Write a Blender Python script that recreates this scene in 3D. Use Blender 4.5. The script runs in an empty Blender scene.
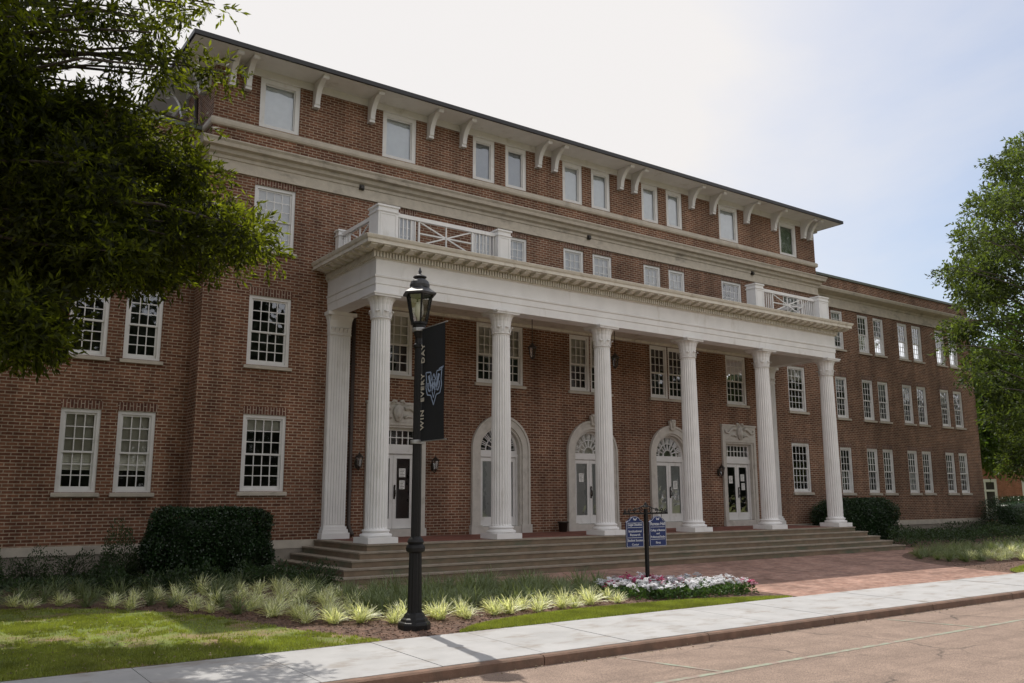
import bpy, bmesh, math, random
import numpy as np
from mathutils import Vector, Matrix
R = math.radians
random.seed(7); np.random.seed(7)
sc = bpy.context.scene
COL = sc.collection

# ------------------------------------------------------------------ camera
cam_d = bpy.data.cameras.new('camera'); cam = bpy.data.objects.new('camera', cam_d); COL.objects.link(cam)
cam_d.sensor_width = 36; cam_d.lens = 870.39 * 36 / 1024
cam_d.clip_start = 0.1; cam_d.clip_end = 3000
YAW, PIT, ROL = 0.6180, 0.1769, -0.0028
fw = Vector((math.sin(YAW)*math.cos(PIT), math.cos(YAW)*math.cos(PIT), math.sin(PIT)))
rt = Vector((math.cos(YAW), -math.sin(YAW), 0)); up = rt.cross(fw)
r2 = math.cos(ROL)*rt + math.sin(ROL)*up; u2 = -math.sin(ROL)*rt + math.cos(ROL)*up
M = Matrix((r2, u2, -fw)).transposed().to_4x4(); M.translation = Vector((-18.5463, -21.6464, 0.7434))
cam.matrix_world = M
sc.camera = cam

# ------------------------------------------------------------------ light
SUN_EL, SUN_AZ = R(59.8), R(9.5)          # behind the hall, a little to the right
world = bpy.data.worlds.new('World'); sc.world = world; world.use_nodes = True
nt = world.node_tree; nt.nodes.clear()
def N(t, typ, **kw):
    n = t.nodes.new(typ)
    for k, v in kw.items():
        if k.startswith('i_'): n.inputs[k[2:]].default_value = v
        else: setattr(n, k, v)
    return n
out = N(nt, 'ShaderNodeOutputWorld'); bg = N(nt, 'ShaderNodeBackground'); bg.inputs['Strength'].default_value = 0.15
sky = N(nt, 'ShaderNodeTexSky'); sky.sky_type = 'NISHITA'; sky.sun_disc = False
sky.sun_elevation = SUN_EL; sky.sun_rotation = SUN_AZ; sky.dust_density = 2.5; sky.air_density = 1.0; sky.ozone_density = 1.5
tc = N(nt, 'ShaderNodeTexCoord')
mp = N(nt, 'ShaderNodeMapping'); mp.inputs['Scale'].default_value = (1.0, 1.0, 2.2)
nz = N(nt, 'ShaderNodeTexNoise'); nz.inputs['Scale'].default_value = 2.1; nz.inputs['Detail'].default_value = 7; nz.inputs['Roughness'].default_value = 0.55
nz.inputs['Distortion'].default_value = 0.4
rp = N(nt, 'ShaderNodeValToRGB'); rp.color_ramp.elements[0].position = 0.36; rp.color_ramp.elements[1].position = 0.62
rp.color_ramp.elements[0].color = (0.0, 0.0, 0.0, 1)
mx = N(nt, 'ShaderNodeMixRGB'); mx.inputs['Color2'].default_value = (5.7, 5.6, 5.65, 1)
L = nt.links.new
L(tc.outputs['Generated'], mp.inputs['Vector']); L(mp.outputs['Vector'], nz.inputs['Vector']); L(nz.outputs['Fac'], rp.inputs['Fac'])
# thin veil of cloud, thickest towards the sun
vd = N(nt, 'ShaderNodeVectorMath', operation='DOT_PRODUCT'); vd.inputs[1].default_value = (math.sin(R(14))*math.cos(R(34)), math.cos(R(14))*math.cos(R(34)), math.sin(R(34)))
L(tc.outputs['Generated'], vd.inputs[0])
veil = N(nt, 'ShaderNodeMapRange'); veil.inputs['From Min'].default_value = 0.62; veil.inputs['From Max'].default_value = 0.93; veil.inputs['To Min'].default_value = 0.03; veil.inputs['To Max'].default_value = 0.97; veil.interpolation_type = 'SMOOTHSTEP'
L(vd.outputs['Value'], veil.inputs['Value'])
cf = N(nt, 'ShaderNodeMath', operation='MULTIPLY_ADD'); cf.inputs[1].default_value = 0.34; cf.use_clamp = True
L(rp.outputs['Color'], cf.inputs[0]); L(veil.outputs[0], cf.inputs[2])
L(cf.outputs[0], mx.inputs['Fac'])
# extra, brighter cloud added behind the camera to light the shaded facade
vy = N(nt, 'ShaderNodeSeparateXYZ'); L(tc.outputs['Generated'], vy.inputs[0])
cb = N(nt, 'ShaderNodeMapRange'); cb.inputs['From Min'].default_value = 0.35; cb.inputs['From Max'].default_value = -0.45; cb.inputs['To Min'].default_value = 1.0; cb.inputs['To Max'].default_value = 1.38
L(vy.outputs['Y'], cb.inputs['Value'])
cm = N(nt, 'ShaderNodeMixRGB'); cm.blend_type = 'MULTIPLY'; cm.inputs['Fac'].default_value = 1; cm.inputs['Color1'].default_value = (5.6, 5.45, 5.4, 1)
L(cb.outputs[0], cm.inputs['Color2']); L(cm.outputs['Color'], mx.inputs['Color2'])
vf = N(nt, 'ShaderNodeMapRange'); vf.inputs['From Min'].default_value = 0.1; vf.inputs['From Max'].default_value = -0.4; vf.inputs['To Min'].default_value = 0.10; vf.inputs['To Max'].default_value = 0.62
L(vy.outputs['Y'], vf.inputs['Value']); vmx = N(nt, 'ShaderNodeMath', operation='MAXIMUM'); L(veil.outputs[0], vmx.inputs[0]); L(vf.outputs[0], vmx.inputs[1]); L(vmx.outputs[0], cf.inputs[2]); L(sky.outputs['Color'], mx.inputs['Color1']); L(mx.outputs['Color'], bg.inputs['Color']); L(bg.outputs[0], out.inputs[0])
sd = bpy.data.lights.new('sun', 'SUN'); sd.energy = 3.7; sd.angle = R(0.5); sd.color = (1, 0.95, 0.87)
sun = bpy.data.objects.new('sun', sd); COL.objects.link(sun)
sdir = Vector((math.sin(SUN_AZ)*math.cos(SUN_EL), math.cos(SUN_AZ)*math.cos(SUN_EL), math.sin(SUN_EL)))
sun.rotation_euler = (-sdir).to_track_quat('-Z', 'Y').to_euler()
sc.view_settings.view_transform = 'Standard'; sc.view_settings.look = 'None'; sc.view_settings.gamma = 1
sc.view_settings.use_curve_mapping = False
sc.view_settings.exposure = 0.10
sc.render.engine = 'CYCLES'
try:
    sc.cycles.max_bounces = 6; sc.cycles.diffuse_bounces = 3; sc.cycles.glossy_bounces = 3; sc.cycles.transparent_max_bounces = 8
except Exception: pass

# ------------------------------------------------------------------ materials
def mat(name, col, rough=0.6, var=0.15, scale=6.0, bump=0.0, bscale=40.0, col2=None, dirt=None, dscale=1.5, dpos=(0.55, 0.75), dstretch=(1, 1, 1), metallic=0.0, spec=0.5, island=0.0, transl=None, coords='Object'):
    m = bpy.data.materials.new(name); m.use_nodes = True; t = m.node_tree; t.nodes.clear()
    o = N(t, 'ShaderNodeOutputMaterial'); b = N(t, 'ShaderNodeBsdfPrincipled')
    b.inputs['Roughness'].default_value = rough; b.inputs['Metallic'].default_value = metallic
    b.inputs['Specular IOR Level'].default_value = spec
    l = t.links.new
    g = N(t, 'ShaderNodeNewGeometry')
    n1 = N(t, 'ShaderNodeTexNoise'); n1.inputs['Scale'].default_value = scale; n1.inputs['Detail'].default_value = 5
    l(g.outputs['Position'], n1.inputs['Vector'])
    c1 = [max(0, c*(1-var)) for c in col] + [1]; c2 = [min(1, c*(1+var)) for c in (col2 or col)] + [1]
    r = N(t, 'ShaderNodeValToRGB'); r.color_ramp.elements[0].position = 0.3; r.color_ramp.elements[1].position = 0.7
    r.color_ramp.elements[0].color = c1; r.color_ramp.elements[1].color = c2
    l(n1.outputs['Fac'], r.inputs['Fac']); cur = r.outputs['Color']
    if island:
        hs = N(t, 'ShaderNodeHueSaturation'); mr = N(t, 'ShaderNodeMapRange')
        mr.inputs['To Min'].default_value = 1-island; mr.inputs['To Max'].default_value = 1+island
        l(g.outputs['Random Per Island'], mr.inputs['Value']); l(mr.outputs[0], hs.inputs['Value']); l(cur, hs.inputs['Color']); cur = hs.outputs['Color']
    if dirt:
        mp_ = N(t, 'ShaderNodeMapping'); mp_.inputs['Scale'].default_value = dstretch
        n2 = N(t, 'ShaderNodeTexNoise'); n2.inputs['Scale'].default_value = dscale; n2.inputs['Detail'].default_value = 8; n2.inputs['Roughness'].default_value = 0.65
        l(g.outputs['Position'], mp_.inputs['Vector']); l(mp_.outputs['Vector'], n2.inputs['Vector'])
        r2_ = N(t, 'ShaderNodeValToRGB'); r2_.color_ramp.elements[0].position = dpos[0]; r2_.color_ramp.elements[1].position = dpos[1]
        l(n2.outputs['Fac'], r2_.inputs['Fac'])
        m2 = N(t, 'ShaderNodeMixRGB'); m2.inputs['Color2'].default_value = list(dirt) + [1]
        l(r2_.outputs['Color'], m2.inputs['Fac']); l(cur, m2.inputs['Color1']); cur = m2.outputs['Color']
    l(cur, b.inputs['Base Color'])
    if bump:
        n3 = N(t, 'ShaderNodeTexNoise'); n3.inputs['Scale'].default_value = bscale; n3.inputs['Detail'].default_value = 4
        l(g.outputs['Position'], n3.inputs['Vector'])
        bp = N(t, 'ShaderNodeBump'); bp.inputs['Strength'].default_value = bump; bp.inputs['Distance'].default_value = 0.02
        l(n3.outputs['Fac'], bp.inputs['Height']); l(bp.outputs['Normal'], b.inputs['Normal'])
    if transl:
        tr = N(t, 'ShaderNodeBsdfTranslucent'); ms = N(t, 'ShaderNodeMixShader'); ms.inputs['Fac'].default_value = transl[1]
        hm = N(t, 'ShaderNodeMixRGB'); hm.blend_type = 'MULTIPLY'; hm.inputs['Fac'].default_value = 1; hm.inputs['Color2'].default_value = list(transl[0]) + [1]
        l(cur, hm.inputs['Color1']); l(hm.outputs['Color'], tr.inputs['Color'])
        l(b.outputs[0], ms.inputs[1]); l(tr.outputs[0], ms.inputs[2]); l(ms.outputs[0], o.inputs[0])
    else: l(b.outputs[0], o.inputs[0])
    return m

def brick_mat(name, ca, cb, mortar, bw=0.235, rh=0.0765, ms=0.011, paving=False, soldier=False, stain=True):
    m = bpy.data.materials.new(name); m.use_nodes = True; t = m.node_tree; t.nodes.clear(); l = t.links.new
    o = N(t, 'ShaderNodeOutputMaterial'); b = N(t, 'ShaderNodeBsdfPrincipled'); b.inputs['Roughness'].default_value = 0.85; b.inputs['Specular IOR Level'].default_value = 0.25
    g = N(t, 'ShaderNodeNewGeometry'); sp = N(t, 'ShaderNodeSeparateXYZ'); sn = N(t, 'ShaderNodeSeparateXYZ')
    l(g.outputs['Position'], sp.inputs[0]); l(g.outputs['True Normal'], sn.inputs[0])
    ab = N(t, 'ShaderNodeMath', operation='ABSOLUTE'); l(sn.outputs['X'], ab.inputs[0])
    gt = N(t, 'ShaderNodeMath', operation='GREATER_THAN'); gt.inputs[1].default_value = 0.5; l(ab.outputs[0], gt.inputs[0])
    mxx = N(t, 'ShaderNodeMix'); l(gt.outputs[0], mxx.inputs[0]); l(sp.outputs['X'], mxx.inputs[2]); l(sp.outputs['Y'], mxx.inputs[3])
    cb_ = N(t, 'ShaderNodeCombineXYZ')
    if paving: l(sp.outputs['X'], cb_.inputs[0]); l(sp.outputs['Y'], cb_.inputs[1])
    elif soldier: l(sp.outputs['Z'], cb_.inputs[0]); l(mxx.outputs[0], cb_.inputs[1])
    else: l(mxx.outputs[0], cb_.inputs[0]); l(sp.outputs['Z'], cb_.inputs[1])
    wob = N(t, 'ShaderNodeTexNoise'); wob.inputs['Scale'].default_value = 9; l(cb_.outputs[0], wob.inputs['Vector'])
    wm = N(t, 'ShaderNodeVectorMath', operation='MULTIPLY_ADD'); wm.inputs[1].default_value = (0.008, 0.008, 0); l(wob.outputs['Color'], wm.inputs[0]); l(cb_.outputs[0], wm.inputs[2])
    bt = N(t, 'ShaderNodeTexBrick'); bt.inputs['Scale'].default_value = 1; bt.inputs['Brick Width'].default_value = bw; bt.inputs['Row Height'].default_value = rh
    bt.inputs['Mortar Size'].default_value = ms; bt.inputs['Mortar Smooth'].default_value = 0.25; bt.inputs['Bias'].default_value = 0.0
    bt.inputs['Color1'].default_value = list(ca) + [1]; bt.inputs['Color2'].default_value = list(cb) + [1]; bt.inputs['Mortar'].default_value = list(mortar) + [1]
    l(wm.outputs[0], bt.inputs['Vector'])
    cur = bt.outputs['Color']
    n2 = N(t, 'ShaderNodeTexNoise'); n2.inputs['Scale'].default_value = 0.55; n2.inputs['Detail'].default_value = 7; n2.inputs['Roughness'].default_value = 0.62; l(g.outputs['Position'], n2.inputs['Vector'])
    mr = N(t, 'ShaderNodeMapRange'); mr.inputs['From Min'].default_value = 0.3; mr.inputs['From Max'].default_value = 0.7; mr.inputs['To Min'].default_value = 0.70; mr.inputs['To Max'].default_value = 1.25
    l(n2.outputs['Fac'], mr.inputs['Value'])
    n4 = N(t, 'ShaderNodeTexNoise'); n4.inputs['Scale'].default_value = 14; n4.inputs['Detail'].default_value = 3; l(g.outputs['Position'], n4.inputs['Vector'])
    mr4 = N(t, 'ShaderNodeMapRange'); mr4.inputs['From Min'].default_value = 0.3; mr4.inputs['From Max'].default_value = 0.7; mr4.inputs['To Min'].default_value = 0.8; mr4.inputs['To Max'].default_value = 1.2
    l(n4.outputs['Fac'], mr4.inputs['Value'])
    mu = N(t, 'ShaderNodeMath', operation='MULTIPLY'); l(mr.outputs[0], mu.inputs[0]); l(mr4.outputs[0], mu.inputs[1])
    # vertical rain streaks and soot
    mps = N(t, 'ShaderNodeMapping'); mps.inputs['Scale'].default_value = (1, 1, 0.10) if not paving else (1, 1, 1); l(g.outputs['Position'], mps.inputs['Vector'])
    n5 = N(t, 'ShaderNodeTexNoise'); n5.inputs['Scale'].default_value = 2.4; n5.inputs['Detail'].default_value = 6; l(mps.outputs[0], n5.inputs['Vector'])
    mr5 = N(t, 'ShaderNodeMapRange'); mr5.inputs['From Min'].default_value = 0.35; mr5.inputs['From Max'].default_value = 0.68; mr5.inputs['To Min'].default_value = 1.12; mr5.inputs['To Max'].default_value = 0.76
    l(n5.outputs['Fac'], mr5.inputs['Value']); mu5 = N(t, 'ShaderNodeMath', operation='MULTIPLY'); l(mu.outputs[0], mu5.inputs[0]); l(mr5.outputs[0], mu5.inputs[1]); mu = mu5
    hs = N(t, 'ShaderNodeHueSaturation'); l(mu.outputs[0], hs.inputs['Value']); l(cur, hs.inputs['Color']); cur = hs.outputs['Color']
    l(cur, b.inputs['Base Color'])
    bp = N(t, 'ShaderNodeBump'); bp.invert = True; bp.inputs['Strength'].default_value = 0.6; bp.inputs['Distance'].default_value = 0.008
    l(bt.outputs['Fac'], bp.inputs['Height']); l(bp.outputs['Normal'], b.inputs['Normal'])
    l(b.outputs[0], o.inputs[0]); return m

def glass_mat(name, tint=(0.75, 0.8, 0.78), boost=0.06, wob=0.03):
    m = bpy.data.materials.new(name); m.use_nodes = True; t = m.node_tree; t.nodes.clear(); l = t.links.new
    o = N(t, 'ShaderNodeOutputMaterial'); tr = N(t, 'ShaderNodeBsdfTransparent'); tr.inputs['Color'].default_value = list(tint) + [1]
    gl = N(t, 'ShaderNodeBsdfGlossy'); gl.inputs['Roughness'].default_value = 0.03; gl.inputs['Color'].default_value = (0.95, 0.97, 1, 1)
    fr = N(t, 'ShaderNodeFresnel'); fr.inputs['IOR'].default_value = 1.5
    ad = N(t, 'ShaderNodeMath', operation='MULTIPLY_ADD'); ad.inputs[1].default_value = 1.6; ad.inputs[2].default_value = boost; ad.use_clamp = True
    l(fr.outputs[0], ad.inputs[0])
    g = N(t, 'ShaderNodeNewGeometry'); n = N(t, 'ShaderNodeTexNoise'); n.inputs['Scale'].default_value = 3.5; n.inputs['Detail'].default_value = 1; l(g.outputs['Position'], n.inputs['Vector'])
    bp = N(t, 'ShaderNodeBump'); bp.inputs['Strength'].default_value = wob; bp.inputs['Distance'].default_value = 0.2; l(n.outputs['Fac'], bp.inputs['Height']); l(bp.outputs['Normal'], gl.inputs['Normal'])
    mx_ = N(t, 'ShaderNodeMixShader'); l(ad.outputs[0], mx_.inputs['Fac']); l(tr.outputs[0], mx_.inputs[1]); l(gl.outputs[0], mx_.inputs[2]); l(mx_.outputs[0], o.inputs[0])
    return m

MB_ = {}
BRICK = brick_mat('red_brick', (0.118, 0.046, 0.028), (0.215, 0.096, 0.056), (0.375, 0.295, 0.22), ms=0.0115)
SOLDIER = brick_mat('soldier_brick', (0.10, 0.042, 0.031), (0.165, 0.075, 0.052), (0.42, 0.34, 0.27), ms=0.010, soldier=True)
PAVER = brick_mat('brick_paving', (0.27, 0.150, 0.112), (0.38, 0.235, 0.185), (0.28, 0.22, 0.18), bw=0.21, rh=0.105, ms=0.006, paving=True)
TILE = brick_mat('porch_quarry_tile', (0.16, 0.06, 0.045), (0.22, 0.085, 0.06), (0.16, 0.10, 0.08), bw=0.2, rh=0.2, ms=0.006, paving=True)
WHITE = mat('white_paint', (0.72, 0.71, 0.70), 0.5, 0.05, 3, bump=0.03, bscale=30, dirt=(0.42, 0.39, 0.33), dscale=2.2, dpos=(0.58, 0.85))
COLW = mat('column_white_paint', (0.78, 0.77, 0.76), 0.55, 0.05, 2.5, bump=0.05, bscale=30, dirt=(0.50, 0.47, 0.41), dscale=2.6, dpos=(0.58, 0.86), dstretch=(1, 1, 0.25))
CREAM = mat('aged_cream_paint', (0.66, 0.62, 0.54), 0.6, 0.08, 5, bump=0.05, bscale=30, dirt=(0.33, 0.27, 0.20), dscale=3, dpos=(0.55, 0.8))
STONE = mat('limestone', (0.50, 0.45, 0.38), 0.8, 0.10, 4, bump=0.12, bscale=45, dirt=(0.20, 0.175, 0.15), dscale=1.1, dpos=(0.55, 0.78))
CAST = mat('stained_limestone', (0.52, 0.465, 0.39), 0.85, 0.10, 5, bump=0.2, bscale=35, dirt=(0.21, 0.185, 0.155), dscale=1.7, dpos=(0.56, 0.76), dstretch=(0.6, 1, 1.6))
SURR = mat('door_surround_stone', (0.55, 0.52, 0.475), 0.75, 0.08, 6, bump=0.1, bscale=40, dirt=(0.3, 0.27, 0.23), dscale=2.5, dpos=(0.55, 0.85))
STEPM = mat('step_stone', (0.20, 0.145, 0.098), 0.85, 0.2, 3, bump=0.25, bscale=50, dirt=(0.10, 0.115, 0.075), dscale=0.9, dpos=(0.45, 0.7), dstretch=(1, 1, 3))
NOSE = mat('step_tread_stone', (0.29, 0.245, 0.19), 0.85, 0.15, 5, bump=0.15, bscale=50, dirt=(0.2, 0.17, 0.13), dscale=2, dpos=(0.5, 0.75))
CONC = mat('sidewalk_concrete', (0.395, 0.39, 0.385), 0.9, 0.09, 2.0, bump=0.2, bscale=80, dirt=(0.30, 0.275, 0.25), dscale=3.1, dpos=(0.52, 0.66), dstretch=(0.5, 1, 1))
KERBM = mat('kerb_concrete', (0.19, 0.115, 0.08), 0.9, 0.2, 6, bump=0.35, bscale=40, dirt=(0.13, 0.09, 0.065), dscale=3.5, dpos=(0.45, 0.7))
FOUND = mat('foundation_concrete', (0.27, 0.24, 0.20), 0.9, 0.15, 3, bump=0.2, bscale=30, dirt=(0.15, 0.13, 0.1), dscale=2)
ROOFM = mat('dark_roof', (0.045, 0.043, 0.045), 0.7, 0.2, 8)
GUTTER = mat('dark_gutter', (0.012, 0.011, 0.012), 0.45, 0.1, 8)
COPING = mat('weathered_coping', (0.14, 0.16, 0.14), 0.6, 0.2, 5)
IRON = mat('black_iron', (0.009, 0.0085, 0.0085), 0.5, 0.2, 20, bump=0.05, bscale=80, spec=0.3)
BRONZE = mat('dark_bronze', (0.035, 0.028, 0.022), 0.4, 0.2, 20, metallic=0.3)
PIPE = mat('brown_pipe', (0.05, 0.035, 0.028), 0.5, 0.15, 6)
BLIND = mat('window_blind', (0.86, 0.88, 0.90), 0.7, 0.04, 6)
BLINDM = mat('slatted_blind', (0.55, 0.56, 0.57), 0.7, 0.08, 3)
BLINDG = mat('grey_blind', (0.42, 0.45, 0.50), 0.7, 0.05, 6)
BLINDGR = mat('green_curtain', (0.20, 0.25, 0.17), 0.8, 0.1, 4)
TANB = mat('tan_blind', (0.66, 0.63, 0.54), 0.7, 0.08, 5)
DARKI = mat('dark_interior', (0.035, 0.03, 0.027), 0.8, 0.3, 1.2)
DOORG = mat('door_shade', (0.40, 0.41, 0.40), 0.6, 0.06, 3)
GLASS = glass_mat('window_glass', (0.95, 0.97, 0.97), 0.09)
LGLASS = glass_mat('lantern_glass', (0.85, 0.85, 0.82), 0.05, 0.02)
BANNERM = mat('banner_cloth', (0.006, 0.0075, 0.011), 0.8, 0.15, 8, bump=0.08, bscale=60)
LOGOB = mat('emblem_blue', (0.27, 0.34, 0.48), 0.7, 0.05, 8)
LETTER = mat('cream_lettering', (0.48, 0.45, 0.39), 0.7, 0.05, 8)
SIGNB = mat('sign_blue', (0.008, 0.024, 0.11), 0.35, 0.1, 8)
SIGNW = mat('sign_white', (0.75, 0.76, 0.78), 0.5, 0.03, 8)
PAPER = mat('paper', (0.72, 0.72, 0.70), 0.8, 0.03, 8)
SOIL = mat('bare_soil', (0.16, 0.095, 0.06), 0.95, 0.3, 4, bump=0.5, bscale=30, col2=(0.21, 0.13, 0.085), dirt=(0.075, 0.045, 0.03), dscale=3)
MULCH = mat('mulch', (0.11, 0.062, 0.042), 0.95, 0.35, 12, bump=0.9, bscale=45, col2=(0.17, 0.10, 0.07), dirt=(0.04, 0.025, 0.018), dscale=9, dpos=(0.45, 0.7))
CHIP = mat('mulch_chip', (0.16, 0.095, 0.065), 0.9, 0.2, 6, island=0.55)
DEBRIS = mat('gutter_debris', (0.30, 0.24, 0.15), 0.9, 0.2, 6, island=0.5)
LAWNM = mat('lawn_ground', (0.15, 0.19, 0.035), 0.95, 0.3, 3, bump=0.6, bscale=60, dirt=(0.24, 0.165, 0.09), dscale=1.1, dpos=(0.47, 0.62))
GRASSM = mat('grass_blade', (0.23, 0.265, 0.05), 0.55, 0.3, 1.6, island=0.3, transl=((1.5, 1.5, 0.8), 0.45))
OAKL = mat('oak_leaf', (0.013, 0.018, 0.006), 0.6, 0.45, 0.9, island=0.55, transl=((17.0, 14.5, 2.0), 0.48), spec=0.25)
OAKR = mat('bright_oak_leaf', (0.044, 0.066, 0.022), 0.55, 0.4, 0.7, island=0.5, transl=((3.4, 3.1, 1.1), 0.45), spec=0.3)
FARL = mat('far_leaf', (0.05, 0.08, 0.02), 0.5, 0.3, 0.6, island=0.3, transl=((2.2, 2.4, 0.9), 0.5))
WOODL = mat('wood_leaf', (0.022, 0.030, 0.012), 0.6, 0.3, 0.4, island=0.3, transl=((1.6, 1.6, 0.8), 0.25))
HEDGEL = mat('hedge_leaf', (0.020, 0.045, 0.014), 0.35, 0.3, 2.5, island=0.4, transl=((1.5, 1.6, 0.8), 0.2))
COVERL = mat('ground_cover_leaf', (0.035, 0.062, 0.022), 0.5, 0.35, 1.5, island=0.4, transl=((1.6, 1.7, 0.8), 0.3))
LIRG = mat('green_liriope', (0.175, 0.215, 0.11), 0.45, 0.25, 2, island=0.3, transl=((1.6, 1.6, 0.8), 0.35))
LIRV = mat('variegated_liriope', (0.44, 0.50, 0.13), 0.5, 0.10, 22, col2=(0.88, 0.87, 0.70), island=0.45, transl=((1.3, 1.3, 0.8), 0.35))
PETW = mat('white_petal', (0.80, 0.80, 0.82), 0.6, 0.03, 8, island=0.08, transl=((1, 1, 1), 0.35))
PETP = mat('pink_petal', (0.55, 0.08, 0.20), 0.6, 0.2, 8, island=0.25, transl=((1.2, 1, 1), 0.3))
PETL = mat('pale_pink_petal', (0.70, 0.45, 0.55), 0.6, 0.1, 8, island=0.15, transl=((1.1, 1, 1), 0.3))
FLOWL = mat('flower_leaf', (0.06, 0.12, 0.03), 0.5, 0.3, 6, island=0.3, transl=((1.6, 1.6, 0.8), 0.35))
BARK = mat('bark', (0.065, 0.052, 0.042), 0.95, 0.3, 6, bump=0.8, bscale=18, dstretch=(1, 1, 0.2))
BRICKO = brick_mat('orange_brick', (0.30, 0.10, 0.06), (0.38, 0.14, 0.09), (0.35, 0.25, 0.2))

def road_mat():
    m = mat('worn_asphalt', (0.245, 0.178, 0.140), 0.92, 0.08, 2.6, bump=0.5, bscale=110, col2=(0.28, 0.205, 0.16), dirt=(0.185, 0.135, 0.105), dscale=1.5, dpos=(0.50, 0.72), dstretch=(0.16, 1.5, 1))
    t = m.node_tree; l = t.links.new
    b = [n for n in t.nodes if n.type == 'BSDF_PRINCIPLED'][0]; src = b.inputs['Base Color'].links[0].from_socket
    g = N(t, 'ShaderNodeNewGeometry')
    nz_ = N(t, 'ShaderNodeTexNoise'); nz_.inputs['Scale'].default_value = 1.6; nz_.inputs['Detail'].default_value = 6; l(g.outputs['Position'], nz_.inputs['Vector'])
    vm = N(t, 'ShaderNodeVectorMath', operation='MULTIPLY_ADD'); vm.inputs[1].default_value = (0.8, 0.8, 0); l(nz_.outputs['Color'], vm.inputs[0]); l(g.outputs['Position'], vm.inputs[2])
    vo = N(t, 'ShaderNodeTexVoronoi'); vo.feature = 'DISTANCE_TO_EDGE'; vo.inputs['Scale'].default_value = 0.42; l(vm.outputs[0], vo.inputs['Vector'])
    lt = N(t, 'ShaderNodeMapRange'); lt.inputs['From Min'].default_value = 0.004; lt.inputs['From Max'].default_value = 0.012; lt.inputs['To Min'].default_value = 0.75; lt.inputs['To Max'].default_value = 0
    l(vo.outputs['Distance'], lt.inputs['Value'])
    vn = N(t, 'ShaderNodeTexNoise'); vn.inputs['Scale'].default_value = 0.6; l(g.outputs['Position'], vn.inputs['Vector'])
    gt = N(t, 'ShaderNodeMapRange'); gt.inputs['From Min'].default_value = 0.45; gt.inputs['From Max'].default_value = 0.6; l(vn.outputs['Fac'], gt.inputs['Value'])
    mu = N(t, 'ShaderNodeMath', operation='MULTIPLY'); l(lt.outputs[0], mu.inputs[0]); l(gt.outputs[0], mu.inputs[1])
    sp = N(t, 'ShaderNodeTexNoise'); sp.inputs['Scale'].default_value = 70; sp.inputs['Detail'].default_value = 1; l(g.outputs['Position'], sp.inputs['Vector'])
    sm = N(t, 'ShaderNodeMapRange'); sm.inputs['From Min'].default_value = 0.3; sm.inputs['From Max'].default_value = 0.7; sm.inputs['To Min'].default_value = 0.62; sm.inputs['To Max'].default_value = 1.38
    l(sp.outputs['Fac'], sm.inputs['Value']); hs = N(t, 'ShaderNodeHueSaturation'); l(sm.outputs[0], hs.inputs['Value']); l(src, hs.inputs['Color'])
    mx_ = N(t, 'ShaderNodeMixRGB'); mx_.inputs['Color2'].default_value = (0.06, 0.048, 0.04, 1); l(mu.outputs[0], mx_.inputs['Fac']); l(hs.outputs['Color'], mx_.inputs['Color1']); l(mx_.outputs['Color'], b.inputs['Base Color'])
    return m
ROADM = road_mat()
LINEM = mat('worn_green_paint', (0.27, 0.30, 0.225), 0.8, 0.15, 8, dirt=(0.27, 0.20, 0.165), dscale=5, dpos=(0.42, 0.58))
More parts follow.
